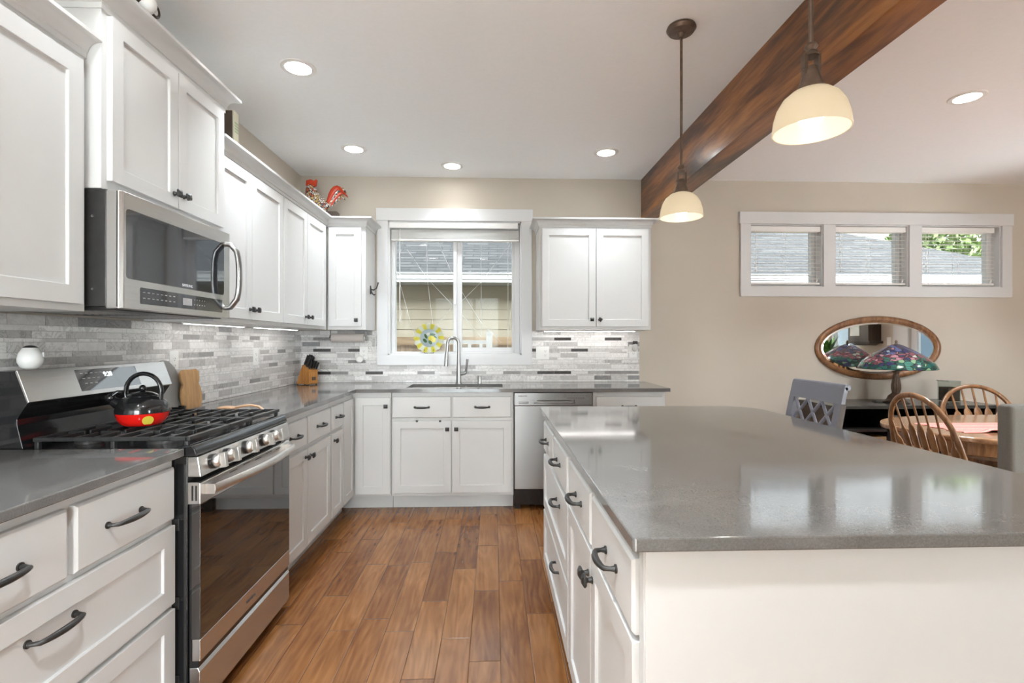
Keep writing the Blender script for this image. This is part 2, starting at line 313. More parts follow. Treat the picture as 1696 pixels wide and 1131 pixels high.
def runner_mat():
    m, n, p, L, out = node_mat('coral_woven_cloth')
    t = N(n, 'ShaderNodeTexCoord'); s = N(n, 'ShaderNodeSeparateXYZ'); L(t.outputs['Object'], s.inputs[0])
    f = math_(n, 'FRACT', math_(n, 'MULTIPLY', s.outputs[1], 22))
    g = N(n, 'ShaderNodeTexNoise'); g.inputs['Scale'].default_value = 130; L(t.outputs['Object'], g.inputs[0])
    v = math_(n, 'MULTIPLY_ADD', g.outputs[0], .5, math_(n, 'MULTIPLY', f, .5))
    L(ramp(n, v, [(.2,(.55,.10,.08)), (.55,(.68,.20,.17)), (.9,(.80,.42,.36))]), p.inputs['Base Color']); p.inputs['Roughness'].default_value = .9
    return m
M['runner'] = runner_mat()
def plate_mat():
    # painted lemon wreath: colours belong to the plate itself (object space, polar)
    m, n, p, L, out = node_mat('lemon_painted_glass')
    t = N(n, 'ShaderNodeTexCoord'); s = N(n, 'ShaderNodeSeparateXYZ'); L(t.outputs['Object'], s.inputs[0])
    x, z = s.outputs[0], s.outputs[2]
    r = math_(n, 'SQRT', math_(n, 'ADD', math_(n, 'MULTIPLY', x, x), math_(n, 'MULTIPLY', z, z)))
    a = math_(n, 'ARCTAN2', z, x)
    seg = math_(n, 'FRACT', math_(n, 'MULTIPLY_ADD', a, 5/(PI*1.0), .25))
    rim = ramp(n, seg, [(0,(.72,.74,.62)), (.18,(.72,.66,.10)), (.5,(.72,.66,.10)), (.62,(.74,.76,.68))])
    inner = N(n, 'ShaderNodeRGB'); inner.outputs[0].default_value = (.42,.50,.52,1)
    z1 = math_(n, 'GREATER_THAN', r, .080)
    mx = N(n, 'ShaderNodeMix', data_type='RGBA'); L(z1, mx.inputs[0]); L(inner.outputs[0], mx.inputs[6]); L(rim, mx.inputs[7])
    cur = mx.outputs[2]
    for (cx, cz, ax, az, ang, col) in [(.028,-.008,.036,.027,-.5,(.78,.70,.03)), (-.036,-.022,.022,.013,-.8,(.05,.15,.03)), (.012,-.038,.020,.013,-.9,(.06,.17,.03)), (-.028,.016,.023,.011,-1.1,(.05,.13,.03)), (.030,.032,.026,.011,-.1,(.06,.16,.04)), (.055,.010,.016,.006,-.6,(.05,.13,.03)), (-.008,.036,.017,.012,.4,(.75,.75,.68))]:
        dx = math_(n, 'SUBTRACT', x, cx); dz = math_(n, 'SUBTRACT', z, cz)
        u = math_(n, 'DIVIDE', math_(n, 'ADD', math_(n, 'MULTIPLY', dx, math.cos(ang)), math_(n, 'MULTIPLY', dz, math.sin(ang))), ax)
        v = math_(n, 'DIVIDE', math_(n, 'SUBTRACT', math_(n, 'MULTIPLY', dz, math.cos(ang)), math_(n, 'MULTIPLY', dx, math.sin(ang))), az)
        ins = math_(n, 'LESS_THAN', math_(n, 'ADD', math_(n, 'MULTIPLY', u, u), math_(n, 'MULTIPLY', v, v)), 1)
        k = N(n, 'ShaderNodeMix', data_type='RGBA'); L(ins, k.inputs[0]); L(cur, k.inputs[6]); k.inputs[7].default_value = (*col, 1); cur = k.outputs[2]
    L(cur, p.inputs['Base Color']); p.inputs['Roughness'].default_value = .1
    tl = N(n, 'ShaderNodeBsdfTranslucent'); L(cur, tl.inputs[0])
    ms = N(n, 'ShaderNodeMixShader'); ms.inputs[0].default_value = .5; L(p.outputs[0], ms.inputs[1]); L(tl.outputs[0], ms.inputs[2]); L(ms.outputs[0], out.inputs[0])
    return m
M['plate'] = plate_mat()

# ------------------------------------------------------------------ mesh helpers
class MB:
    def __init__(s): s.v = []; s.f = []; s.mi = []; s.col = []
    def add(s, vs, fs, mi=0, col=None):
        b = len(s.v); s.v += [tuple(v) for v in vs]
        for f in fs: s.f.append([b+i for i in f]); s.mi.append(mi); s.col.append(col)
        return s
    def box(s, a, b, mi=0, col=None):
        x0,x1 = sorted((a[0],b[0])); y0,y1 = sorted((a[1],b[1])); z0,z1 = sorted((a[2],b[2]))
        return s.add([(x0,y0,z0),(x1,y0,z0),(x1,y1,z0),(x0,y1,z0),(x0,y0,z1),(x1,y0,z1),(x1,y1,z1),(x0,y1,z1)],
            [(0,3,2,1),(4,5,6,7),(0,1,5,4),(1,2,6,5),(2,3,7,6),(3,0,4,7)], mi, col)
    def obox(s, c, R, h, mi=0):   # oriented box
        vs = [Vector(c) + R @ Vector((sx*h[0], sy*h[1], sz*h[2])) for sz in (-1,1) for sy in (-1,1) for sx in (-1,1)]
        return s.add(vs, [(0,2,3,1),(4,5,7,6),(0,1,5,4),(1,3,7,5),(3,2,6,7),(2,0,4,6)], mi)
    def prism(s, poly, fn, d0, d1, mi=0):   # poly 2D, fn(p,q,d)->3D
        k = len(poly); vs = [fn(p,q,d0) for p,q in poly] + [fn(p,q,d1) for p,q in poly]
        return s.add(vs, [tuple(range(k))[::-1], tuple(range(k,2*k))] + [(i,(i+1)%k,k+(i+1)%k,k+i) for i in range(k)], mi)
    def lathe(s, prof, c=(0,0,0), n=32, mi=0, axis='Z', a0=0, a1=2*PI, sx=1, sy=1, R=None):
        full = abs(a1-a0-2*PI) < 1e-6; m = n if full else n+1; vs = []
        for i in range(m):
            a = a0+(a1-a0)*i/n
            for r, z in prof:
                p = Vector((r*math.cos(a)*sx, r*math.sin(a)*sy, z))
                if R is not None: p = R @ p
                vs.append(Vector(c)+p)
        k = len(prof); fs = []
        for i in range(n):
            j = (i+1) % m
            for q in range(k-1): fs.append((i*k+q, j*k+q, j*k+q+1, i*k+q+1))
        return s.add(vs, fs, mi)
    def tube(s, pts, rad, n=10, mi=0, closed=False, up=None):
        P = [Vector(p) for p in pts]; k = len(P)
        R = rad if isinstance(rad, (list, tuple)) else [rad]*k
        vs = []; t0 = None; nr = None
        for i in range(k):
            if closed: t = (P[(i+1)%k]-P[i-1]).normalized()
            else: t = (P[min(i+1,k-1)]-P[max(i-1,0)]).normalized()
            if up is not None: nr = (Vector(up) - t*Vector(up).dot(t)).normalized()
            elif nr is None:
                a = Vector((0,0,1)) if abs(t.z) < .9 else Vector((1,0,0)); nr = (a - t*a.dot(t)).normalized()
            else: nr = (nr - t*nr.dot(t)).normalized()
            b = t.cross(nr); r = R[i]; rx, ry = r if isinstance(r, (list, tuple)) else (r, r)
            for j in range(n):
                a = 2*PI*j/n; vs.append(P[i] + nr*math.cos(a)*rx + b*math.sin(a)*ry)
        fs = []
        for i in range(k if closed else k-1):
            i2 = (i+1)%k
            for j in range(n): fs.append((i*n+j, i2*n+j, i2*n+(j+1)%n, i*n+(j+1)%n)[::-1])
        if not closed: fs += [tuple(range(n)), tuple(range((k-1)*n, k*n))[::-1]]
        return s.add(vs, fs, mi)
    def cyl(s, a, b, r, n=20, mi=0, r2=None): return s.tube([a, b], [r, r if r2 is None else r2], n, mi)
    def ball(s, c, r, n=16, mi=0, R=None):
        rx, ry, rz = r if isinstance(r, (tuple, list)) else (r, r, r)
        prof = [(math.sin(PI*i/n), -math.cos(PI*i/n)) for i in range(n+1)]
        vs = []; m = n*2
        for i in range(m):
            a = 2*PI*i/m
            for q, z in prof:
                p = Vector((q*math.cos(a)*rx, q*math.sin(a)*ry, z*rz)); p = R @ p if R is not None else p
                vs.append(Vector(c)+p)
        k = n+1; fs = [(i*k+q, ((i+1)%m)*k+q, ((i+1)%m)*k+q+1, i*k+q+1) for i in range(m) for q in range(n)]
        return s.add(vs, fs, mi)
    def build(s, name, mats, parent=None, bevel=0, seg=2, smooth=None, sub=0, recalc=True):
        me = bpy.data.meshes.new(name); off = Vector(parent['_o']) if parent is not None and '_o' in parent else Vector((0,0,0))
        me.from_pydata([tuple(Vector(v)-off) for v in s.v], [], s.f)
        mats = mats if isinstance(mats, (list, tuple)) else [mats]
        for m in mats: me.materials.append(M[m] if isinstance(m, str) else m)
        for i, q in enumerate(s.mi): me.polygons[i].material_index = q
        if any(c is not None for c in s.col):
            at = me.color_attributes.new('tile', 'FLOAT_COLOR', 'CORNER')
            for pl in me.polygons:
                for li in pl.loop_indices: at.data[li].color = s.col[pl.index]
        bm = bmesh.new(); bm.from_mesh(me)
        bmesh.ops.remove_doubles(bm, verts=bm.verts, dist=1e-6)
        if recalc: bmesh.ops.recalc_face_normals(bm, faces=bm.faces)
        bm.to_mesh(me); bm.free()
        if smooth is not None:
            me.shade_smooth(); me.set_sharp_from_angle(angle=math.radians(smooth))
        o = bpy.data.objects.new(name, me); C.objects.link(o)
        if parent is not None:
            o.parent = parent; o['_o'] = tuple(off)
        else:
            o['_o'] = (0,0,0)
        if bevel:
            b = o.modifiers.new('bevel', 'BEVEL'); b.width = bevel; b.segments = seg; b.limit_method = 'ANGLE'; b.angle_limit = math.radians(40)
        if sub:
            b = o.modifiers.new('subdivision', 'SUBSURF'); b.levels = sub; b.render_levels = sub
        return o
def thing(name, label, cat, loc=(0,0,0), group=None):
    o = bpy.data.objects.new(name, None); C.objects.link(o); o.location = loc; o['_o'] = tuple(loc); o.empty_display_size = .05
    o['label'] = label; o['category'] = cat
    if group: o['group'] = group
    return o
def tag(o, label, cat, group=None):
    o['label'] = label; o['category'] = cat
    if group: o['group'] = group
    return o
def struct(o): o['kind'] = 'structure'; return o
def copy_tree(o, parent=None):
    c = o.copy(); C.objects.link(c)
    if parent is not None: c.parent = parent
    for ch in list(o.children): copy_tree(ch, c)
    return c
DG = None
def text(parent, name, body, size, pos, right, up, m, extrude=.0006, align='LEFT', offset=0):
    cu = bpy.data.curves.new('t', 'FONT'); cu.body = body; cu.size = size; cu.extrude = extrude; cu.align_x = align; cu.resolution_u = 3; cu.offset = offset
    t = bpy.data.objects.new('t', cu); C.objects.link(t)
    me = bpy.data.meshes.new_from_object(t.evaluated_get(bpy.context.evaluated_depsgraph_get()))
    bpy.data.objects.remove(t)
    r = Vector(right).normalized(); u = Vector(up).normalized(); n = r.cross(u)
    off = Vector(parent['_o']); X = Matrix(((r.x,u.x,n.x),(r.y,u.y,n.y),(r.z,u.z,n.z)))
    for v in me.vertices: v.co = X @ v.co + Vector(pos) - off
    me.materials.clear(); me.materials.append(M[m])
    o = bpy.data.objects.new(name, me); C.objects.link(o); o.parent = parent; o['_o'] = tuple(off); return o

# ------------------------------------------------------------------ room shell
XR, YS, T = 7.4, -3.2, .16
b = MB().box((-T, YS-T, -.1), (XR+T, D+T, 0)); struct(b.build('floor', 'floor'))
b = MB().box((-T, YS-T, HC), (XR+T, D+T, HC+.15)); struct(b.build('ceiling', 'ceil'))
b = MB().box((-T, YS-T, 0), (0, D+T, HC)); struct(b.build('wall_west', 'wall'))
def wall_with_holes(name, lo, hi, holes, fn, m):
    xs = sorted(set([lo, hi] + [h[0] for h in holes] + [h[1] for h in holes])); b = MB()
    for i in range(len(xs)-1):
        c = (xs[i]+xs[i+1])/2; hs = [h for h in holes if h[0] < c < h[1]]
        zs = [0]
        for h in sorted(hs, key=lambda h: h[2]): zs += [h[2], h[3]]
        zs.append(HC)
        for j in range(0, len(zs), 2):
            if zs[j+1] > zs[j]+1e-4: b.box(fn(xs[i], 0, zs[j]), fn(xs[i+1], T, zs[j+1]))
    return struct(b.build(name, m))
W1 = (.754, 1.914, 1.152, 2.321)
W2 = [(3.961,4.626,1.76,2.32), (4.737,5.418,1.76,2.32), (5.535,6.284,1.76,2.32)]
wall_with_holes('wall_north', 0, XR+T, [W1]+W2, lambda u,o,z: (u, D+o, z), 'wall')
wall_with_holes('wall_south', 0, XR+T, [(.2,2.2,.02,2.4), (4.9,6.6,.9,2.2)], lambda u,o,z: (u, YS-o, z), 'wall')
wall_with_holes('wall_east', YS-T, D, [(2.1,3.2,.02,2.1), (.42,1.08,1.05,1.95), (-2.85,-.35,.02,2.4)], lambda u,o,z: (XR+o, u, z), 'wall')
MB().box((.02,YS+.02,.0005),(XR-.02,-1.13,.014)).build('carpet','carpet'); tag(bpy.data.objects['carpet'],'added pale carpet behind the camera that bounces light onto the ceiling','carpet')  # pale floor covering added out of view to bounce light upwards
struct(MB().box((1.76,-1.12,0),(5.2,-1.0,HC)).build('wall_light_shield','wall'))  # unseen wall added to shield the island end from light behind
# baseboards
struct(MB().box((2.99, D-.016, 0), (XR, D, .11)).build('baseboard_north', 'trim', bevel=.003))
struct(MB().box((XR-.016, -.25, 0), (XR, 1.83, .11)).build('baseboard_east', 'trim', bevel=.003))
# ceiling beam
tag(MB().box((2.977, YS, 2.362), (3.127, D, HC)).build('ceiling_beam', 'beam', bevel=.004),
    'dark-stained exposed wooden beam running across the white ceiling above the island', 'beam')

# ------------------------------------------------------------------ windows
def casing(b, x0, x1, z0, z1, w=.092, head=.106, t=.02, over=.01):
    b.box((x0-w, D-t, z0-w+.004), (x1+w, D, z0)); b.box((x0-w, D-t, z0), (x0, D, z1)); b.box((x1, D-t, z0), (x1+w, D, z1))
    b.box((x0-w-over, D-t-.006, z1), (x1+w+over, D, z1+head))
root = thing('window_1', '', '', (1.334, D, 1.73)); del root['label']; del root['category']; struct(root)
b = MB(); casing(b, *W1); b.build('casing', 'trim', root, bevel=.002)
x0,x1,z0,z1 = W1
b = MB(); b.box((x0,D-.002,z0),(x0+.012,D+T,z1)); b.box((x1-.012,D-.002,z0),(x1,D+T,z1)); b.box((x0,D-.002,z1-.012),(x1,D+T,z1)); b.box((x0,D-.002,z0),(x1,D+T,z0+.012))
b.build('jamb', 'trim', root)
b = MB(); y0,y1 = D+.065, D+.12
b.box((x0+.012,y0,z0+.012),(.802,y1,z1-.012)); b.box((1.855,y0,z0+.012),(x1-.012,y1,z1-.012)); b.box((.802,y0,z0+.012),(1.855,y1,1.180)); b.box((.802,y0,z1-.06),(1.855,y1,z1-.012))
b.box((1.313,y0-.006,1.18),(1.345,y1,z1-.06)); b.box((1.345,y0+.012,1.18),(1.388,y1,z1-.06)); b.box((1.388,y0+.01,1.18),(1.855,y1-.01,1.217)); b.box((1.833,y0+.01,1.217),(1.855,y1-.01,z1-.06))
b.build('sash_frame', 'trim', root, bevel=.003)
for a, c in ((.802,1.313),(1.388,1.833)):
    MB().box((a, D+.088, 1.18), (c, D+.092, z1-.06)).build('glass_pane', 'glass', root)
MB().box((1.318,D+.048,1.60),(1.338,D+.06,1.68)).build('latch', 'plastic', root, bevel=.003)

root = thing('window_2', '', '', (5.12, D, 2.03)); del root['label']; del root['category']; struct(root)
b = MB(); casing(b, W2[0][0], W2[2][1], 1.76, 2.32)
for i in (0,1): b.box((W2[i][1], D-.018, 1.76), (W2[i+1][0], D, 2.32))
b.build('casing', 'trim', root, bevel=.002)
for x0,x1,z0,z1 in W2:
    b = MB(); b.box((x0,D-.002,z0),(x0+.01,D+T,z1)); b.box((x1-.01,D-.002,z0),(x1,D+T,z1)); b.box((x0,D-.002,z1-.01),(x1,D+T,z1)); b.box((x0,D-.002,z0),(x1,D+T,z0+.01))
    y0,y1 = D+.085,D+.13
    b.box((x0+.01,y0,z0+.01),(x0+.05,y1,z1-.01)); b.box((x1-.05,y0,z0+.01),(x1-.01,y1,z1-.01)); b.box((x0+.05,y0,z0+.01),(x1-.05,y1,z0+.05)); b.box((x0+.05,y0,z1-.05),(x1-.05,y1,z1-.01))
    b.build('sash_frame', 'trim', root, bevel=.002)
    MB().box((x0+.05, D+.105, z0+.05), (x1-.05, D+.109, z1-.05)).build('glass_pane', 'glass', root)

# unseen walls' openings (behind and to the right of the camera)
def south_window(name,x0,x1,z0,z1,cols):
    root = thing(name,'','',((x0+x1)/2,YS,z0)); del root['label']; del root['category']; struct(root)
    b = MB(); b.box((x0,YS-.1,z0),(x0+.07,YS-.04,z1)); b.box((x1-.07,YS-.1,z0),(x1,YS-.04,z1)); b.box((x0+.07,YS-.1,z0),(x1-.07,YS-.04,z0+.07)); b.box((x0+.07,YS-.1,z1-.07),(x1-.07,YS-.04,z1))
    for k in range(1,cols): xx = x0+(x1-x0)*k/cols; b.box((xx-.035,YS-.1,z0+.07),(xx+.035,YS-.04,z1-.07))
    b.box((x0-.09,YS,max(0,z0-.09)),(x0,YS+.02,z1+.1)); b.box((x1,YS,max(0,z0-.09)),(x1+.09,YS+.02,z1+.1)); b.box((x0,YS,z1),(x1,YS+.02,z1+.1))
    if z0 > .1: b.box((x0,YS,z0-.09),(x1,YS+.02,z0))
    b.build('sash_frame','trim',root); MB().box((x0+.07,YS-.075,z0+.07),(x1-.07,YS-.07,z1-.07)).build('glass_pane','glass',root)
south_window('window_added_4',4.9,6.6,.9,2.2,2)  # unseen window added to let more daylight in from the south
south_window('window_added_6',.2,2.2,.02,2.4,2)  # unseen window added to send daylight down the aisle
root = thing('window_added_3','','',(XR,-1.6,.02)); del root['label']; del root['category']; struct(root)  # unseen glazing added for daylight on the left cabinets and ceiling
b = MB(); b.box((XR+.04,-2.85,.02),(XR+.1,-2.78,2.4)); b.box((XR+.04,-.42,.02),(XR+.1,-.35,2.4)); b.box((XR+.04,-2.78,.02),(XR+.1,-.42,.09)); b.box((XR+.04,-2.78,2.33),(XR+.1,-.42,2.4)); b.box((XR+.04,-1.635,.09),(XR+.1,-1.565,2.33))
b.box((XR-.02,-2.94,0),(XR,-2.85,2.5)); b.box((XR-.02,-.35,0),(XR,-.26,2.5)); b.box((XR-.02,-2.85,2.4),(XR,-.35,2.5)); b.build('sash_frame','trim',root)
MB().box((XR+.07,-2.78,.09),(XR+.075,-.42,2.33)).build('glass_pane','glass',root)
root = thing('window_5', '', '', (XR, .75, 1.05)); del root['label']; del root['category']; struct(root)
b = MB(); y0,y1=.42,1.08; b.box((XR+.05,y0,1.05),(XR+.1,y0+.05,1.95)); b.box((XR+.05,y1-.05,1.05),(XR+.1,y1,1.95)); b.box((XR+.05,y0,1.9),(XR+.1,y1,1.95)); b.box((XR+.05,y0,1.05),(XR+.1,y1,1.1)); b.build('sash_frame','trim',root)
MB().box((XR+.07,y0+.05,1.1),(XR+.074,y1-.05,1.9)).build('glass_pane','glass',root)
root = thing('door_1', '', '', (XR, 2.65, 0)); del root['label']; del root['category']; struct(root)
b = MB(); b.box((XR+.03,2.1,.02),(XR+.08,2.2,2.1)); b.box((XR+.03,3.1,.02),(XR+.08,3.2,2.1)); b.box((XR+.03,2.2,2.0),(XR+.08,3.1,2.1)); b.box((XR+.03,2.2,.02),(XR+.08,3.1,.25))
b.box((XR-.02,1.84,0),(XR,2.1,2.2)); b.box((XR-.02,3.2,0),(XR,3.3,2.2)); b.box((XR-.02,2.1,2.1),(XR,3.2,2.2)); b.build('door_frame','trim',root,bevel=.003)
MB().box((XR+.05,2.2,.25),(XR+.055,3.1,2.0)).build('glass_pane','glass',root)

# blinds
def fold_blind():
    r = thing('window_blind', 'white slatted blind raised to the top of the sink window with crossed pull cords', 'blind', (1.334, D+.03, 2.3))
    b = MB(); b.prism([(D-.012,2.262),(D+.0,2.256),(D+.008,2.27),(D+.008,2.308),(D-.0,2.313),(D-.012,2.306),(D-.016,2.285)], lambda p,q,d: (d,p,q), .766, 1.885)
    b.build('valance', 'blind', r, bevel=.002)
    b = MB()
    for i in range(13): b.box((.778,D+.012,2.172+i*.0062),(1.893,D+.057,2.1748+i*.0062))
    b.build('slats', 'blind', r)
    MB().box((.776,D+.012,2.152),(1.895,D+.058,2.169)).build('bottom_rail', 'blind', r, bevel=.003)
    b = MB()
    def c(x0,z0,x1,z1,y=D+.062,rr=.0011): b.tube([(x0,y,z0),((x0+x1)/2,y,(z0+z1)/2),(x1,y,z1)], rr, 6)
    c(.86,2.15,1.083,1.83); c(1.083,1.83,1.30,1.60); c(1.083,1.83,1.15,1.28); c(1.18,2.15,1.30,1.88); c(1.078,2.15,1.083,1.83)
    c(.80,1.93,.86,1.72); c(.86,1.72,.97,1.32); c(1.30,1.57,1.18,1.43)
    c(1.83,2.15,1.56,1.80); c(1.56,1.80,1.39,1.63); c(1.56,2.15,1.56,1.33); c(1.39,1.71,1.56,1.44); c(1.39,1.51,1.56,1.31); c(1.56,1.44,1.74,1.26); c(1.84,1.70,1.80,1.30)
    b.build('cord', 'blind', r, smooth=60)
    MB().cyl((.853,D+.004,1.44),(.853,D+.004,2.255),.0035,10).build('tilt_wand', 'plastic', r, smooth=60)
    MB().tube([(1.795,D+.004,2.255),(1.797,D+.004,1.7),(1.795,D+.004,1.21)],.0018,8).build('pull_cord', 'blind', r, smooth=60)
fold_blind()
side = ['leftmost of the three small dining room windows', 'middle pane of the three small dining room windows', 'rightmost of the three small dining room windows']
for i,(x0,x1,z0,z1) in enumerate(W2):
    r = thing('slatted_blind', 'lowered white slatted blind in the ' + side[i], 'blind', ((x0+x1)/2, D+.03, z1-.02), 'small dining window blinds')
    x0 += .014; x1 -= .014
    if i == 2: x1 -= .035
    MB().box((x0,D+.006,z1-.062),(x1,D+.06,z1-.014)).build('head_rail', 'blind', r, bevel=.003)
    b = MB(); n = 12; sl = .0245; tl = math.radians(-10)
    for k in range(n):
        z = z1-.095-k*.0352; y = D+.036
        c_, s_ = math.cos(tl)*sl, math.sin(tl)*sl
        b.add([(x0,y-c_,z+s_-.0012),(x1,y-c_,z+s_-.0012),(x1,y,z+.002),(x0,y,z+.002),(x1,y+c_,z-s_-.0012),(x0,y+c_,z-s_-.0012)], [(0,1,2,3),(3,2,4,5)])
        b.add([(x0,y-c_,z+s_-.0036),(x1,y-c_,z+s_-.0036),(x1,y,z-.0006),(x0,y,z-.0006),(x1,y+c_,z-s_-.0036),(x0,y+c_,z-s_-.0036)], [(3,2,1,0),(5,4,2,3)])
        b.add([(x0,y-c_,z+s_-.0012),(x1,y-c_,z+s_-.0012),(x1,y-c_,z+s_-.0036),(x0,y-c_,z+s_-.0036)], [(3,2,1,0)])
    b.build('slats', 'blind', r, recalc=False)
    MB().box((x0,D+.014,z0+.022),(x1,D+.058,z0+.04)).build('bottom_rail', 'blind', r, bevel=.003)
    for q in (.1, .5, .9):
        b = MB()
        for yy in (D+.011, D+.061): b.tube([(x0+(x1-x0)*q,yy,z0+.03),(x0+(x1-x0)*q,yy,z1-.06)], .0010, 5)
        b.build('ladder_cord', 'blind', r)
    for q, zl in ((.05,z0+.2),(.055,z0+.16),(.94,z0+.07),(.93,z0+.06)):
        b = MB(); xx = x0+(x1-x0)*q; b.tube([(xx,D+.002,z1-.06),(xx+.003,D+.002,zl)], .0011, 5); b.lathe([(0,0),(.006,.0),(.004,.02),(0,.022)], (xx+.003,D+.002,zl-.02), 8)
        b.build('pull_cord', 'blind', r)

# ------------------------------------------------------------------ cabinets
WF = lambda u,o,z: (o, u, z)            # west wall run
NF = lambda u,o,z: (u, D-o, z)          # north wall run
IX = 1.955
IF = lambda u,o,z: (IX-o, u, z)         # island, fronts look west
def pull(parent, F, u, o, z, L=.104, vert=False, s=1.0):
    # bow pull handle, feet at +-L/2
    n = 11; pts = []; rad = []
    for i in range(n):
        t = i/(n-1)*2-1
        uu = t*L/2; h = .030*(1-abs(t)**6)*(1-.0*t) + .004
        if i in (0, n-1): h = .0
        pts.append(F(u+uu, o+h*s, z)); rad.append((.0045+.0028*(1-t*t), .0042+.0018*(1-t*t)))
    pts = [F(u-L/2, o, z), F(u-L/2, o+.014, z), F(u-L/2*.93, o+.026, z)] + [F(u+L/2*k, o+.026+.009*(1-k*k), z) for k in (-.75,-.5,-.25,0,.25,.5,.75)] + [F(u+L/2*.93, o+.026, z), F(u+L/2, o+.014, z), F(u+L/2, o, z)]
    rad = [.0075,.005,.0058] + [.0052+.003*(1-k*k) for k in (.75,.5,.25,0,.25,.5,.75)] + [.0058,.005,.0075]
    b = MB(); b.tube(pts, rad, 12)
    for sgn in (-1,1): b.cyl(F(u+sgn*L/2,o,z), F(u+sgn*L/2,o+.004,z), .0095, 14)
    return b.build('handle', 'black', parent, smooth=50)
def knob(parent, F, u, o, z, rot=0):
    b = MB(); b.cyl(F(u,o,z), F(u,o+.004,z), .010, 14); b.tube([F(u,o+.003,z),F(u,o+.012,z),F(u,o+.018,z)], [.0085,.006,.0085], 14)
    h = .0155; pts = []
    for oo, k in ((.017,.75),(.021,1),(.025,1),(.031,.45)):
        for a in range(4):
            an = PI/4+a*PI/2+rot; pts.append(F(u+math.cos(an)*h*1.35*k, o+oo, z+math.sin(an)*h*1.35*k))
    fs = [(0,1,2,3),(12,13,14,15)]
    for l in range(3):
        for a in range(4): fs.append((l*4+a, l*4+(a+1)%4, (l+1)*4+(a+1)%4, (l+1)*4+a))
    b.add(pts, fs)
    return b.build('knob', 'black', parent, bevel=.0015, smooth=35)
def bx(b, F, u0,u1,o0,o1,z0,z1): b.box(F(u0,o0,z0), F(u1,o1,z1))
def shaker(parent, F, u0,u1,z0,z1,o, t=.02, rail=.056, name='door', rtop=None):
    b = MB(); r2 = rail if rtop is None else rtop
    iu0,iu1,iz0,iz1 = u0+rail,u1-rail,z0+r2,z1-r2
    P = lambda u,oo,z: F(u,oo,z)
    out = [(u0,z0),(u1,z0),(u1,z1),(u0,z1)]; inn = [(iu0,iz0),(iu1,iz0),(iu1,iz1),(iu0,iz1)]
    vs = [P(u,o+t,z) for u,z in out] + [P(u,o+t,z) for u,z in inn] + [P(u,o+t-.009,z) for u,z in [(iu0+.001,iz0+.001),(iu1-.001,iz0+.001),(iu1-.001,iz1-.001),(iu0+.001,iz1-.001)]] + [P(u,o,z) for u,z in out]
    fs = [(i,(i+1)%4,4+(i+1)%4,4+i) for i in range(4)] + [(4+i,4+(i+1)%4,8+(i+1)%4,8+i) for i in range(4)] + [(8,9,10,11)] + [(12+i,12+(i+1)%4,(i+1)%4,i) for i in range(4)] + [(12,13,14,15)]
    b.add(vs, fs)
    return b.build(name, 'cab', parent, bevel=.0014, seg=2)
def slab(parent, F, u0,u1,z0,z1,o,t=.02):
    b = MB(); e = .006
    vs = [F(u,o,z) for u,z in [(u0,z0),(u1,z0),(u1,z1),(u0,z1)]] + [F(u,o+t-.006,z) for u,z in [(u0,z0),(u1,z0),(u1,z1),(u0,z1)]] + [F(u,o+t,z) for u,z in [(u0+e,z0+e),(u1-e,z0+e),(u1-e,z1-e),(u0+e,z1-e)]]
    b.add(vs, [(0,1,2,3)] + [(i,(i+1)%4,4+(i+1)%4,4+i) for i in range(4)] + [(4+i,4+(i+1)%4,8+(i+1)%4,8+i) for i in range(4)] + [(8,9,10,11)])
    return b.build('drawer', 'cab', parent, bevel=.0012)
def cabinet(F, u0, u1, z0, z1, depth, label, name='cabinet', back=0.003, toe=None, cat='cabinet', group=None, hollow=False):
    c = F((u0+u1)/2, depth/2, 0 if toe is not None else z0)
    r = thing(name, label, cat, c, group)
    b = MB()
    if hollow:
        bx(b, F, u0+.0008, u0+.02, back, depth, z0, z1); bx(b, F, u1-.02, u1-.0008, back, depth, z0, z1); bx(b, F, u0+.02, u1-.02, back, depth, z0, z0+.02); bx(b, F, u0+.02, u1-.02, depth-.02, depth, z0+.02, z1); bx(b, F, u0+.02, u1-.02, back, .02, z0+.02, z1)
    else: bx(b, F, u0+.0008, u1-.0008, back, depth, z0, z1)
    b.build('carcass', 'cab', r, bevel=.0015)
    if toe is not None:
        b = MB(); bx(b, F, u0+.0008, u1-.0008, back, depth-toe, 0, z0); b.build('toe_kick', 'cab', r)
    return r

UZ0, UZ1 = 1.365, 2.205
ud, dd = .33, .02
# west uppers
r = cabinet(WF, 1.30, 1.722, UZ0, UZ1, ud, 'white wall cabinet with one large door, nearest the camera left of the microwave', 'wall_cabinet')
shaker(r, WF, 1.285+.03, 1.693, 1.387, 2.172, ud, rail=.058)
knob(r.children[1], WF, 1.34, ud+dd, 1.445)
r = cabinet(WF, .50, 1.298, UZ0, UZ1, ud, 'white double-door wall cabinet beyond the left edge of the photo, first of the left run', 'wall_cabinet')
for a,c,k in ((.512,.896,.866),(.902,1.286,.93)): d_ = shaker(r, WF, a, c, 1.387, 2.172, ud, rail=.058); knob(d_, WF, k, ud+dd, 1.445)
r = cabinet(WF, 1.7245, 2.488, 1.772, 2.372, .38, 'short deep white cabinet with two doors mounted above the microwave', 'wall_cabinet')
d_ = shaker(r, WF, 1.748, 2.104, 1.803, 2.352, .38, rail=.052); knob(d_, WF, 2.075, .40, 1.856)
d_ = shaker(r, WF, 2.109, 2.455, 1.803, 2.352, .38, rail=.052); knob(d_, WF, 2.138, .40, 1.860, .3)
r = cabinet(WF, 2.490, 3.264, UZ0, UZ1, ud, 'white double-door wall cabinet directly right of the microwave', 'wall_cabinet')
d_ = shaker(r, WF, 2.502, 2.840, 1.387, 2.180, ud); knob(d_, WF, 2.812, .35, 1.442)
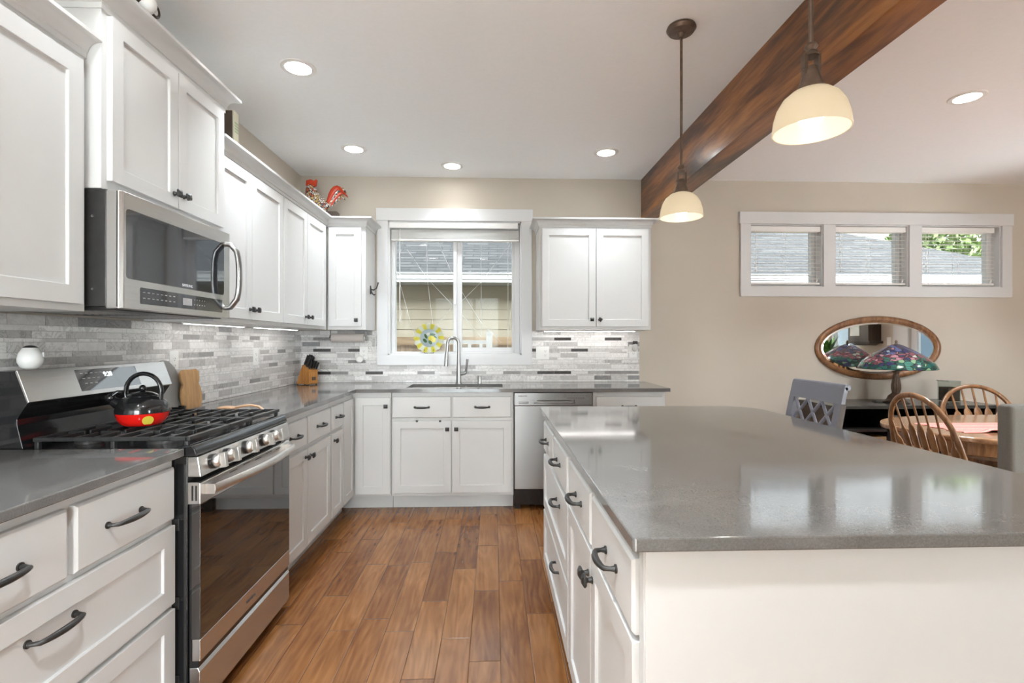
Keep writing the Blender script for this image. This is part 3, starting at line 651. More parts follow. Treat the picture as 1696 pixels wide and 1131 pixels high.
d_ = shaker(r, WF, 2.845, 3.258, 1.387, 2.180, ud); knob(d_, WF, 2.878, .35, 1.442)
r = cabinet(WF, 3.266, 4.148, UZ0, UZ1, ud, 'white double-door wall cabinet on the left wall next to the corner', 'wall_cabinet')
d_ = shaker(r, WF, 3.272, 3.668, 1.387, 2.180, ud); knob(d_, WF, 3.63, .35, 1.442)
d_ = shaker(r, WF, 3.673, 4.066, 1.387, 2.180, ud); knob(d_, WF, 3.712, .35, 1.442)
# north uppers
r = cabinet(NF, .334, .642, UZ0, UZ1, ud, 'narrow single-door white wall cabinet between the corner and the sink window', 'wall_cabinet')
d_ = shaker(r, NF, .352, .608, 1.392, 2.184, ud); knob(d_, NF, .573, .35, 1.442)
r = cabinet(NF, 2.042, 2.963, UZ0, UZ1, ud, 'white double-door wall cabinet between the sink window and the beam', 'wall_cabinet')
d_ = shaker(r, NF, 2.065, 2.503, 1.392, 2.190, ud); knob(d_, NF, 2.470, .35, 1.448)
d_ = shaker(r, NF, 2.509, 2.937, 1.392, 2.190, ud); knob(d_, NF, 2.536, .35, 1.448, PI/4+.2)

def sweep(path, prof):
    # path: list of plan points; profile (out, z) pushed to the right-hand side of travel
    P = [Vector((p[0],p[1])) for p in path]; k = len(P); b = MB(); vs = []
    for i in range(k):
        d0 = (P[i]-P[i-1]).normalized() if i > 0 else None; d1 = (P[i+1]-P[i]).normalized() if i < k-1 else None
        if d0 is None: d0 = d1
        if d1 is None: d1 = d0
        n0 = Vector((d0.y,-d0.x)); n1 = Vector((d1.y,-d1.x)); m = (n0+n1); m = m/ (1+n0.dot(n1))
        for o, z in prof: vs.append((P[i].x+m.x*o, P[i].y+m.y*o, z))
    q = len(prof); fs = [(i*q+j, (i+1)*q+j, (i+1)*q+(j+1)%q, i*q+(j+1)%q) for i in range(k-1) for j in range(q)]
    fs += [tuple(range(q)), tuple(range((k-1)*q, k*q))[::-1]]
    return b.add(vs, fs)
def crown_prof(z0, z1, p=.055):
    h = z1-z0
    pr = [(-.02,z0),(.004,z0),(.004,z0+.018),(.009,z0+.02)]
    for i in range(7):
        a = i/6*PI/2; pr.append((.009+(p-.013)*(1-math.cos(a)), z0+.022+(h-.036)*math.sin(a)))
    pr += [(p,z1-.012),(p,z1),(-.02,z1)]
    return pr
f = .332
tag(sweep([(f,.50),(f,1.7225)], crown_prof(2.196,2.262)).build('crown_molding','cab',smooth=30), 'white crown molding over the nearest left wall cabinet', 'molding', 'crown moldings on the cabinets')
tag(sweep([(.02,1.7235),(.382,1.7235),(.382,2.489),(.02,2.489)], crown_prof(2.362,2.445)).build('crown_molding','cab',smooth=30), 'high white crown molding wrapping the raised cabinet above the microwave', 'molding', 'crown moldings on the cabinets')
tag(sweep([(f,2.491),(f,D-f),(.643,D-f),(.643,D-.004)], crown_prof(2.196,2.265)).build('crown_molding','cab',smooth=30), 'long white crown molding running right of the microwave and around the corner to the window', 'molding', 'crown moldings on the cabinets')
tag(sweep([(2.041,D-.004),(2.041,D-f),(2.964,D-f),(2.964,D-.004)], crown_prof(2.202,2.272)).build('crown_molding','cab',smooth=30), 'white crown molding on the cabinet right of the sink window', 'molding', 'crown moldings on the cabinets')

# bases, west run
BZ0, BZ1, bd = .105, .886, .61
r = cabinet(WF, .882, 1.722, BZ0, BZ1, bd, 'white base cabinet of four drawers in front of the range, nearest the camera', 'base_cabinet', toe=.075)
def drw(r, F, u0,u1,z0,z1,o,shk=False,hu=None,L=.104):
    d_ = shaker(r,F,u0,u1,z0,z1,o,name='drawer') if shk else slab(r,F,u0,u1,z0,z1,o)
    pull(d_, F, (u0+u1)/2 if hu is None else hu, o+.02 if not shk else o+.02, (z0+z1)/2+(.0 if not shk else .034), L); return d_
drw(r, WF, .898,1.288,.686,.857,bd, hu=1.093, L=.13); drw(r, WF, 1.31,1.706,.686,.857,bd, hu=1.478, L=.13)
# wide shaker drawers: pull sits on recessed panel
def wide(r,F,u0,u1,z0,z1,o,hu,hz,L=.13):
    d_ = shaker(r,F,u0,u1,z0,z1,o,name='drawer'); pull(d_,F,hu,o+.011,hz,L); return d_
wide(r, WF, .898,1.706,.414,.668,bd,1.25,.585); wide(r, WF, .898,1.706,.125,.396,bd,1.25,.30)
r = cabinet(WF, .25, .880, BZ0, BZ1, bd, 'white base cabinet with drawer and doors below the left edge of the photo', 'base_cabinet', toe=.075)
drw(r, WF, .265,.865,.686,.857,bd)
for a,c,k in ((.265,.562,.53),(.568,.865,.60)): d_ = shaker(r,WF,a,c,.125,.668,bd); knob(d_,WF,k,bd+.02,.61)
r = cabinet(WF, 2.490, 3.318, BZ0, BZ1, bd, 'white base cabinet right of the range with two drawers over two doors', 'base_cabinet', toe=.075)
drw(r, WF, 2.505,2.890,.690,.846,bd, hu=2.70); drw(r, WF, 2.912,3.300,.690,.846,bd, hu=3.10)
d_ = shaker(r,WF,2.505,2.893,.125,.668,bd); knob(d_,WF,2.858,bd+.02,.628)
d_ = shaker(r,WF,2.898,3.300,.125,.668,bd); knob(d_,WF,2.932,bd+.02,.624)
r = cabinet(WF, 3.320, 3.862, BZ0, BZ1, bd, 'white corner base cabinet with a narrow drawer, narrow door and tall corner door', 'base_cabinet', toe=.075)
drw(r, WF, 3.330,3.574,.690,.846,bd, hu=3.45, L=.09)
d_ = shaker(r,WF,3.330,3.574,.125,.668,bd,rail=.05); knob(d_,WF,3.366,bd+.02,.622)
shaker(r,WF,3.590,3.845,.125,.846,bd,rail=.05)
# north run
r = cabinet(NF, .003, .902, BZ0, BZ1, bd, 'white blind corner base cabinet with one tall door left of the sink drawers', 'base_cabinet', toe=.065)
d_ = shaker(r,NF,.638,.895,.125,.848,bd); knob(d_,NF,.866,bd+.02,.785)
r = cabinet(NF, .904, 1.822, BZ0, BZ1, bd, 'white sink base cabinet with two drawer fronts over two doors under the window', 'base_cabinet', toe=.065, hollow=True)
drw(r,NF,.909,1.350,.695,.856,bd,hu=1.132); drw(r,NF,1.360,1.803,.695,.856,bd,hu=1.585)
d_ = shaker(r,NF,.918,1.351,.131,.672,bd); knob(d_,NF,1.323,bd+.02,.612)
for xx in (1.095,1.268): MB().box(NF(xx-.008,bd+.004,.664),NF(xx+.008,bd+.0215,.676)).build('child_latch','black',d_,bevel=.001)
d_ = shaker(r,NF,1.359,1.803,.131,.672,bd); knob(d_,NF,1.390,bd+.02,.612)
r = cabinet(NF, 2.428, 2.988, BZ0, BZ1, bd, 'white base cabinet at the right end of the back counter beside the dishwasher', 'base_cabinet', toe=.065)
drw(r,NF,2.450,2.958,.700,.852,bd,hu=2.703); d_ = shaker(r,NF,2.450,2.958,.131,.68,bd); knob(d_,NF,2.485,bd+.02,.62)

# ------------------------------------------------------------------ counters and backsplash
CT, CB, LC = .914, .888, .650
b = MB(); b.box((.001,.24,CB),(LC,1.7225,CT)); tag(b.build('countertop','quartz',bevel=.003), 'grey quartz countertop in the left foreground, left of the range', 'countertop')
b = MB(); sk = (.998,1.742,3.945,4.285)
for a0,a1,c0,c1 in ((.001,LC,2.4895,3.83),(.001,LC,3.83,D-.001),(LC,sk[0],3.83,D-.001),(sk[1],3.014,3.83,D-.001),(sk[0],sk[1],3.83,sk[2]),(sk[0],sk[1],sk[3],D-.001)):
    b.box((a0,c0,CB),(a1,c1,CT))
o = b.build('countertop','quartz'); tag(o, 'L-shaped grey quartz countertop running along the corner and under the window', 'countertop')
# island top with rounded far right corner
def rc(x0,y0,x1,y1,rs):
    pts = []
    for (cx,cy,a,r_) in ((x0,y0,PI,rs[0]),(x1,y0,1.5*PI,rs[1]),(x1,y1,0,rs[2]),(x0,y1,PI/2,rs[3])):
        sx = 1 if cx == x0 else -1; sy = 1 if cy == y0 else -1
        for i in range(9): t = a+i/8*PI/2; pts.append((cx+sx*r_+r_*math.cos(t), cy+sy*r_+r_*math.sin(t)))
    return pts
b = MB(); b.prism(rc(1.919,.903,3.078,2.765,(.008,.04,.20,.04)), lambda p,q,d: (p,q,d), CB, CT)
tag(b.build('island_countertop','quartz',bevel=.003), 'large grey quartz island countertop with a rounded far corner', 'countertop')
# backsplash mosaic
def mosaic(name, F, u0, u1, z0, z1, seed, label, shift, gap=None, holes=(), dark=.03):
    rnd = random.Random(seed); root = thing(name, label, 'backsplash', F((u0+u1)/2, 0, z0))
    g = MB(); t = MB(); rows = [('t',.0375),('m',.0205),('d',.027),('n',.0135)]; offs = {'t':0,'m':-.030,'d':-.057,'n':-.012}
    cuts = [(u0,u1,z0,z1)]
    def ok(a,b_,c,d_):
        res = [(a,b_,c,d_)]
        for h in holes:
            nr = []
            for (p,q,r_,s_) in res:
                if q <= h[0] or p >= h[1] or s_ <= h[2] or r_ >= h[3]: nr.append((p,q,r_,s_)); continue
                if p < h[0]: nr.append((p,h[0],r_,s_))
                if q > h[1]: nr.append((h[1],q,r_,s_))
                m0,m1 = max(p,h[0]),min(q,h[1])
                if r_ < h[2]: nr.append((m0,m1,r_,h[2]))
                if s_ > h[3]: nr.append((m0,m1,h[3],s_))
            res = nr
        return res
    for q in ok(u0,u1,z0,z1): g.box(F(q[0],.001,q[2]),F(q[1],.0055,q[3]))
    z = z1 + .0; i = 0
    while z > z0+.004:
        k, h = rows[i%4]; zb = max(z-h, z0); T_ = .1495
        st = math.floor((u0-shift-offs[k])/T_)*T_+shift+offs[k]
        if (i//4) % 2 and k == 'd': st -= 0
        x = st
        while x < u1:
            a, c = max(x,u0), min(x+T_,u1)
            if c-a > .004 and z-zb > .003:
                rr = rnd.random()
                pal = {'t':[(.74,.725,.71),(.62,.605,.59),(.82,.805,.79),(.50,.485,.475),(.28,.275,.275)], 'm':[(.80,.79,.775),(.68,.665,.65),(.56,.54,.525),(.74,.725,.71)], 'd':[(.74,.725,.71),(.46,.445,.435),(.60,.58,.565),(.29,.28,.275),(.78,.765,.75)], 'n':[(.76,.745,.73),(.58,.56,.545),(.80,.785,.77)]}[k]
                wts = {'t':[.3,.3,.2,.13,.07],'m':[.4,.3,.15,.15],'d':[.25,.22,.22,.14,.17],'n':[.4,.3,.3]}[k]
                cc = rnd.choices(pal, wts)[0]; vein = rnd.random()*.8
                if k == 'd' and rnd.random() < dark: cc = (.06,.058,.055); vein = 1.0
                j = rnd.uniform(-.02,.02); cc = tuple(max(.02,v+j) for v in cc)
                for q in ok(a+.0009,c-.0009,zb+.0009,z-.0009):
                    t.box(F(q[0],.003,q[2]),F(q[1],.0085,q[3]), col=(*cc, vein))
            x += T_
        z = zb; i += 1
    g.build('grout','grout',root); t.build('tiles','tile',root)
mosaic('backsplash', WF, .25, D-.006, CT+.001, 1.3640, 3, 'grey and white marble mosaic backsplash along the left wall behind the range', .01)
mosaic('backsplash', NF, .0055, 2.962, CT+.001, 1.3640, 11, 'marble mosaic backsplash on the back wall below the sink window', 2.41-.1495*20, holes=[(.662,2.006,1.062,1.37)], dark=.13)

# sink
root = thing('sink', 'undermount stainless double-bowl sink set in the back counter', 'sink', (1.37,4.11,CB))
def bowl(x0,x1,y0,y1,zb):
    b = MB(); t=.006; 
    b.box((x0-t,y0-t,zb-t),(x1+t,y1+t,zb)); b.box((x0-t,y0-t,zb),(x0,y1+t,CB-.001)); b.box((x1,y0-t,zb),(x1+t,y1+t,CB-.001)); b.box((x0,y0-t,zb),(x1,y0,CB-.001)); b.box((x0,y1,zb),(x1,y1+t,CB-.001)); return b
bowl(.992,1.425,3.94,4.29,.70).build('bowl','steelw',root); bowl(1.440,1.748,3.94,4.29,.72).build('bowl','steelw',root)
# faucet
root = thing('faucet', 'brushed steel gooseneck pull-down faucet behind the sink', 'faucet', (1.372,4.37,CT))
b = MB(); b.lathe([(0,0),(.026,0),(.026,.006),(.022,.01),(.021,.08),(.016,.17),(.0135,.25),(.0135,.26),(0,.26)],(1.372,4.37,CT),24); b.build('body','steelk',root,smooth=40)
cx, cz, R_ = 1.326, 1.255, .046
pts = [(1.372,4.37,1.17),(1.372,4.37,1.22)] + [(1.326+.046*math.cos(a),4.37-.012*(1-math.cos(a)),1.255+.046*math.sin(a)) for a in [i/10*PI for i in range(11)]] + [(1.277,4.345,1.20),(1.272,4.340,1.16)]
MB().tube(pts,[.013]*len(pts),14).build('neck','steelk',root,smooth=60)
MB().tube([(1.272,4.340,1.165),(1.270,4.338,1.12),(1.266,4.335,1.06)],[.0145,.016,.0175],16).build('spray_head','steelk',root,smooth=60)
b = MB(); b.tube([(1.385,4.37,.99),(1.425,4.36,1.0),(1.434,4.36,1.01)],[.014,.014,.013],12); b.tube([(1.432,4.36,1.0),(1.440,4.35,1.06),(1.447,4.345,1.12)],[(.010,.007),(.008,.006),(.011,.007)],10); b.build('lever','steelk',root,smooth=60)
root = thing('soap_dispenser', 'small steel cap on the counter right of the faucet', 'dispenser', (1.549,4.38,CT))
MB().lathe([(0,0),(.017,0),(.017,.055),(.014,.062),(0,.062)],(1.549,4.38,CT),20).build('cap','steelk',root,smooth=40)

# ------------------------------------------------------------------ island
root = thing('island_cabinet', 'white kitchen island base with drawers and doors facing the range', 'island', (2.3,1.85,0))
b = MB(); b.box((IX,.935,.105),(2.76,2.70,CB-.001)); b.build('carcass','cab',root)
MB().box((IX+.06,.98,0),(2.70,2.65,.105)).build('toe_kick','cab',root)
b = MB(); b.box((IX-.006,.929,.0),(2.775,.9345,CB-.001)); b.build('end_panel','cab',root,bevel=.001)
MB().box((IX-.0075,.9345,.105),(IX-.0002,.962,CB-.001)).build('corner_stile','cab',root,bevel=.001)
for a,c in ((2.274,2.690),(1.844,2.256)): drw(root, IF, a,c,.700,.850,0, hu=(a+c)/2+.02,L=.10)
for a,c in ((1.398,1.800),(.968,1.372)): drw(root, IF, a,c,.703,.850,0, hu=(a+c)/2-.03 if a<1 else (a+c)/2-.02,L=.10)
wide(root, IF, 1.818,2.690,.402,.676,0,2.15,.585,.10); wide(root, IF, 1.818,2.690,.118,.384,0,2.12,.325,.10)
d_ = shaker(root,IF,1.388,1.800,.118,.690,0); knob(d_,IF,1.414,.02,.622)
d_ = shaker(root,IF,.968,1.383,.118,.690,0); knob(d_,IF,1.356,.02,.628)

# ------------------------------------------------------------------ range
Y0, Y1 = 1.7285, 2.4850; YF = 2.470
root = thing('gas_range', 'stainless steel freestanding gas range with black cooktop and oven', 'range', (.36,2.10,0))
b = MB(); b.box((.035,Y0,.03),(.655,Y1-.006,.885)); b.build('body','enamel',root,bevel=.002)
b = MB()
for zz in (.14,.40,.66): b.box((.60,Y0-.0035,zz-.02),(.63,Y0,zz+.02))
b.box((.645,Y0-.0025,.05),(.652,Y0,.86)); b.build('side_rib','steeld',root,bevel=.001)
# cooktop with rounded front rail
prof = [(.11,.887),(.11,.910),(.60,.912),(.645,.921),(.668,.921),(.680,.912),(.688,.886)]
b = MB(); b.prism(prof, lambda p,q,d: (p,d,q), Y0-.001, YF); b.build('cooktop','enamel',root,bevel=.003,smooth=40)
b = MB(); b.prism([(.655,.884),(.690,.884),(.700,.817),(.655,.817)], lambda p,q,d:(p,d,q), Y0, YF); b.build('control_panel','steel',root,bevel=.003)
b = MB(); b.prism([(.655,.726),(.697,.726),(.697,.796),(.690,.799),(.655,.799)], lambda p,q,d:(p,d,q), Y0+.001, YF)
door = b.build('oven_door','steel',root,bevel=.002)
b = MB(); b.prism([(.670,.204),(.697,.204),(.697,.277),(.670,.277)], lambda p,q,d:(p,d,q), Y0+.001, YF); b.build('lower_trim','steel',door,bevel=.002)
b = MB(); b.box((.668,Y0+.0015,.277),(.6965,YF-.0005,.726)); b.build('oven_glass','blackglass',door,bevel=.001)
for xx in (.669,.681): MB().box((xx,Y0-.0005,.738),(xx+.0045,Y0+.0008,.788)).build('side_vent','enamel',door)
for i,yy in enumerate((1.92,2.02,2.12,2.22,2.32)): MB().box((.6962,yy,.782+ (.004 if i%2 else 0)),(.6975,yy+.055,.7845+(.004 if i%2 else 0))).build('door_vent','enamel',door)
hy0,hy1 = Y0+.035, YF-.02
pts = []; rad = []
for i in range(21):
    t = i/20; k = math.sin(PI*t); pts.append((.722+.032*k**.8 if 0<t<1 else .722, hy0+(hy1-hy0)*t, .770)); rad.append((.016,.009))
b = MB(); b.tube(pts, rad, 14, up=(0,0,1)); b.box((.696,hy0-.004,.752),(.728,hy0+.030,.786)); b.box((.696,hy1-.030,.752),(.728,hy1+.004,.786)); b.build('door_handle','steelw',door,smooth=50)
b = MB(); b.box((.660,Y0+.004,.05),(.690,YF,.800)); b.build('front_frame','enamel',root)
b = MB(); b.prism([(.662,.042),(.696,.042),(.696,.170),(.690,.183),(.662,.183)], lambda p,q,d:(p,d,q), Y0, YF); b.build('storage_drawer','steel',root,bevel=.002)
for yy in (Y0+.04,YF-.04):
    for xx in (.10,.64): MB().cyl((xx,yy,0),(xx,yy,.045),.016,12).build('foot','enamel',root)
# knobs
for yy in (1.812,1.905,2.048,2.195,2.292):
    n_ = Vector((.99,0,.14)).normalized(); c0 = Vector((.697,yy,.851))
    b = MB(); b.cyl(c0-n_*.004, c0+n_*.007, .0255, 28, 1); b.tube([c0+n_*.006,c0+n_*.010,c0+n_*.024,c0+n_*.027],[.022,.0235,.0205,.018],28,0)
    Rm = Matrix(((n_.x,0,-n_.z),(0,1,0),(n_.z,0,n_.x)))
    b.obox(c0+n_*.032, Rm, (.012,.0085,.0255), 0)
    b.build('control_knob',['steelw','enamel'],root,bevel=.0012,smooth=40)
# backguard
b = MB(); pr = [(.028,.885),(.028,1.168),(.060,1.168),(.103,1.170),(.104,1.1695),(.141,1.067),(.119,1.034),(.104,1.010),(.104,.99),(.122,.915),(.122,.885)]
b.prism(pr, lambda p,q,d:(p,d,q), Y0+.006, Y1-.010); bgd = b.build('backguard','enamel',root,bevel=.002)
b = MB(); b.prism([(.100,1.166),(.103,1.172),(.1065,1.172),(.1445,1.067),(.139,1.062)], lambda p,q,d:(p,d,q), Y0+.003, Y1-.006); b.build('steel_fascia','steel',bgd,bevel=.001)
a0 = Vector((.1065,0,1.172)); a1 = Vector((.1445,0,1.067)); dn = (a1-a0).normalized(); nn = Vector((-dn.z,0,dn.x))
if nn.x < 0: nn = -nn
def fp(y,t,h=0): p = a0+dn*t+nn*h; return (p.x,y,p.z)
b = MB(); b.add([fp(1.955,.012,.0006),fp(2.275,.012,.0006),fp(2.275,.096,.0006),fp(1.955,.096,.0006),fp(1.955,.012,-.002),fp(2.275,.012,-.002),fp(2.275,.096,-.002),fp(1.955,.096,-.002)],[(0,1,2,3),(4,5,6,7),(0,1,5,4),(1,2,6,5),(2,3,7,6),(3,0,4,7)])
dsp = b.build('control_display','blueglass',bgd)
text(dsp,'clock_digits','9:28',.026,fp(2.085,.045,.0012),(0,1,0),-dn,'lit',.0003)
b = MB()
for r_ in range(3):
    for q in range(5-r_):
        y = 1.972+q*.024+r_*.004; b.add([fp(y,.026+r_*.02,.0012),fp(y+.013,.026+r_*.02,.0012),fp(y+.013,.029+r_*.02,.0012),fp(y,.029+r_*.02,.0012)],[(0,1,2,3)])
b.build('button_marks','ltgrey',dsp)
text(door,'brand_lettering','SAMSUNG',.017,(.6978,2.045,.232),(0,1,0),(0,0,1),'steeld',.0004)
# burners and grates
for (xx,yy,rr) in ((.50,1.86,.048),(.24,1.86,.038),(.37,2.10,.05),(.50,2.34,.038),(.24,2.34,.045)):
    b = MB(); b.lathe([(0,.911),(rr+.006,.911),(rr+.005,.917),(rr,.922),(0,.922)],(xx,yy,0),28,1); b.lathe([(0,.922),(rr-.004,.922),(rr-.003,.929),(rr-.010,.932),(0,.932)],(xx,yy,0),28,0); b.build('burner',['iron','steeld'],root,smooth=40)
for gi,(g0,g1) in enumerate(((1.745,2.008),(2.014,2.186),(2.192,2.462))):
    b = MB(); zt, zb = .948, .934
    for xx,wd in ((.150,.006),(.645,.009)): b.box((xx-wd,g0,zb),(xx+wd,g1,zt))
    for yy in (g0+.005,g1-.005): b.box((.15,yy-.005,zb),(.645,yy+.005,zt))
    for k in range(7):
        xx = .15+.495*(k+1)/8
        m_ = (g0+g1)/2
        if k == 3: b.box((xx-.004,g0,zb),(xx+.004,g1,zt))
        else:
            L_ = (g1-g0)*.42
            b.box((xx-.004,g0,zb),(xx+.004,g0+L_,zt)); b.box((xx-.004,g1-L_,zb),(xx+.004,g1,zt))
    if gi != 1:
        for xx in (.24,.50):
            for s_ in (-1,1): b.box((xx-.004+s_*.06-.03,(g0+g1)/2-.004,zb),(xx+.004+s_*.06+.03,(g0+g1)/2+.004,zt))
    for xx in (.155,.40,.640):
        for yy in (g0+.008,g1-.008): b.box((xx-.007,yy-.007,.909),(xx+.007,yy+.007,zb))
    b.build('grate','iron',root,bevel=.0025)

# ------------------------------------------------------------------ microwave
root = thing('microwave', 'stainless steel over-the-range microwave mounted below the short cabinet', 'microwave', (.22,2.09,1.37))
my0,my1,mz0,mz1 = 1.7265,2.425,1.372,1.7705
MB().box((.003,my0,mz0+.012),(.394,my1+.05,mz1)).build('body','steeld',root,bevel=.002)
b = MB(); b.box((.01,my0+.03,mz0),(.40,my1,mz0+.0118)); un = b.build('underside','steeld',root)
b = MB()
for q in ((1.80,2.02),(2.12,2.36)):
    for k in range(9): b.box((.06+k*.03,q[0],mz0-.001),(.062+k*.03,q[1],mz0))
b.build('vent_grille','ltgrey',un)
b = MB(); pr = [(.394,my0),(.434,my0),(.4445,my0+.010),(.4445,my1-.010),(.436,my1),(.394,my1)]
b.prism(pr, lambda p,q,d:(p,q,d), mz0+.004, mz1-.004); dr = b.build('door','steel',root,bevel=.002,smooth=30)
MB().box((.428,my0-.0006,mz0+.01),(.4315,my0+.001,mz1-.006)).build('door_edge','steeld',dr)
def pane(name,y0,y1,z0,z1,m,par,h0=.0005,r_=.014,n_=10):
    # rounded pane following the door curve
    pts = rc(y0,z0,y1,z1,(r_,)*4)
    def fx(y):
        return .4447
    b = MB(); k = len(pts); b.add([(fx(p)+h0,p,q) for p,q in pts],[tuple(range(k))]); b.add([(fx(p)+h0-.004,p,q) for p,q in pts]+[(fx(p)+h0,p,q) for p,q in pts],[(i,(i+1)%k,k+(i+1)%k,k+i) for i in range(k)])
    return b.build(name,m,par,recalc=False)
pane('window_glass',1.748,2.365,1.478,1.712,'blueglass',dr)
cp = pane('control_panel',1.815,2.350,1.398,1.455,'blueglass',dr,r_=.006)
pane('display_screen',2.058,2.118,1.412,1.440,'lcd',cp,h0=.0012,r_=.001)
b = MB(); 
for q in range(9):
    for r_ in (1.418,1.438):
        if q < 8: b.box((.4455,1.828+q*.024,r_),(.4463,1.839+q*.024,r_+.0022))
for q in range(5):
    for r_ in (1.416,1.436): b.box((.4447,2.135+q*.018,r_),(.4457,2.138+q*.018,r_+.004))
b.build('button_marks','ltgrey',cp)
text(dr,'brand_lettering','SAMSUNG',.0155,(.4462,2.052,1.485),(0,1,0),(0,0,1),'text_w',.0004)
pts = [(.436,2.385,1.715),(.462,2.388,1.712),(.482,2.388,1.69)]+[(.486+.016*math.cos(t*PI/2),2.388,1.57+.115*math.sin(t*PI/2)) for t in (.8,.5,.25,0,-.25,-.5,-.8)]+[(.482,2.388,1.45),(.462,2.388,1.424),(.436,2.385,1.42)]
MB().tube(pts,[(.012,.0165)]*len(pts),14).build('door_handle','steelk',dr,smooth=60)
for zz in (1.68,1.44):
    b = MB(); b.lathe([(0,0),(.0045,0),(.004,.002),(0,.003)],(.352,my0,zz),12,R=Matrix(((1,0,0),(0,0,-1),(0,1,0))))
    b.build('screw','chrome',root,smooth=40)

# ------------------------------------------------------------------ dishwasher
root = thing('dishwasher', 'stainless steel dishwasher with pocket handle under the back counter', 'dishwasher', (2.124,4.1,0))
dx0,dx1,dy = 1.8255,2.4245,3.850
MB().box((dx0,3.90,.03),(dx1,D-.02,.884)).build('tub','steeld',root)
MB().box((dx0+.004,dy,.152),(dx1-.004,3.90,.783)).build('door_panel','steelk',root,bevel=.003)
b = MB(); b.box((dx0+.004,dy,.786),(dx1-.004,3.90,.800)); b.box((dx0+.004,dy,.826),(dx1-.004,3.90,.880)); b.box((dx0+.004,dy,.800),(1.975,3.90,.826)); b.box((2.285,dy,.800),(dx1-.004,3.90,.826)); b.box((1.975,dy+.03,.800),(2.285,3.90,.826)); pn = b.build('control_panel','steelk',root,bevel=.0015)
MB().box((2.0,dy-.004,.801),(2.26,dy+.010,.8195)).build('handle','steelk',pn,bevel=.003)
for zz in (.797,.809): MB().box((1.86,dy-.0008,zz),(1.935,dy,zz+.0035)).build('vent_slot','enamel',pn)
text(pn,'brand_lettering','SAMSUNG',.0145,(1.857,dy-.0006,.852),(1,0,0),(0,0,1),'text_d',.0004,offset=.0004)
b = MB()
for q in range(7): b.box((2.235+q*.022,dy-.0008,.857),(2.246+q*.022,dy,.859))
for q in range(12): b.box((2.225+q*.0115,dy-.0008,.838),(2.233+q*.0115,dy,.843))
b.tube([(2.212+.009*math.cos(a),dy-.0004,.857+.009*math.sin(a)) for a in [i/12*2*PI for i in range(12)]],.0007,4,closed=True); b.tube([(2.385+.009*math.cos(a),dy-.0004,.857+.009*math.sin(a)) for a in [i/12*2*PI for i in range(12)]],.0007,4,closed=True)
b.build('button_marks','text_d',pn)
MB().box((dx0+.002,dy+.012,.03),(dx1-.002,3.90,.150)).build('kick_plate','enamel',root,bevel=.002)
for a in (dx0+.006,dx1-.05): MB().box((a,3.87,0),(a+.044,3.90,.03)).build('foot','enamel',root)

# ------------------------------------------------------------------ lights
def can(x, y, label, pw=None):
    pw = pw or {(.64,1.55): .9, (.646,2.714): 3.0, (.629,3.84): 2.2, (1.333,4.18): 1.1, (2.525,3.844): 2.2, (1.5,.30): 7.0, (.64,.35): 4.0, (4.454,-1.9): 36.0, (4.454,1.0): 6.0}.get((x,y), 8.0)
    r = thing('recessed_light', label, 'light', (x,y,HC), 'recessed ceiling lights')
    b = MB(); b.lathe([(.064,-.002),(.066,-.006),(.088,-.005),(.092,-.0005),(.064,-.0005)],(x,y,HC),40); b.build('trim_ring','plastic',r,smooth=40)
    b = MB(); b.lathe([(0,-.0035),(.064,-.0035),(.064,-.001),(0,-.001)],(x,y,HC),40); b.build('lens','lens',r)
    l = bpy.data.lights.new('downlight','AREA'); l.shape = 'DISK'; l.size = .12; l.energy = pw; l.spread = math.radians(105 if pw < 20 else 80); l.color = (.87,.945,1.0)
    q = bpy.data.objects.new('downlight',l); C.objects.link(q); q.parent = r; q.location = (0,0,-.006)
for x,y,l in ((.646,2.714,'recessed ceiling light above the left cabinets, largest of the lit discs'),(.629,3.84,'recessed ceiling light near the left back corner of the kitchen'),(1.333,4.18,'recessed ceiling light closest to the back wall over the sink'),(2.525,3.844,'recessed ceiling light just left of the beam near the back wall'),(4.454,2.9,'recessed ceiling light over the dining side, right of the beam'),
    (.64,1.55,'added ceiling light over the range, out of view above'),(.64,.35,'added unseen ceiling light behind the camera on the left'),(4.454,1.0,'added unseen ceiling light over the near dining side'),(6.2,2.9,'added unseen ceiling light beyond the right edge over the dining table'),(1.5,.30,'added unseen ceiling light above the camera, brightening the base cabinets'),(4.454,-1.9,'added unseen ceiling light behind the camera on the right'),(6.2,.6,'added unseen ceiling light near the east wall')): can(x,y,l)  # lights on this line are unseen, added to brighten the room
for x,y,l in ((1.2,-2.4,'added unseen bounce light at the south wall, west'),(3.7,-2.4,'added unseen bounce light at the south wall, middle'),(6.2,-1.75,'added unseen bounce light by the east wall'),(6.2,-2.4,'added unseen bounce light in the south-east corner'),(1.2,-1.2,'added unseen bounce light in line with the aisle')): can(x,y,l,32)  # unseen lights added to bounce off the floor onto the ceiling
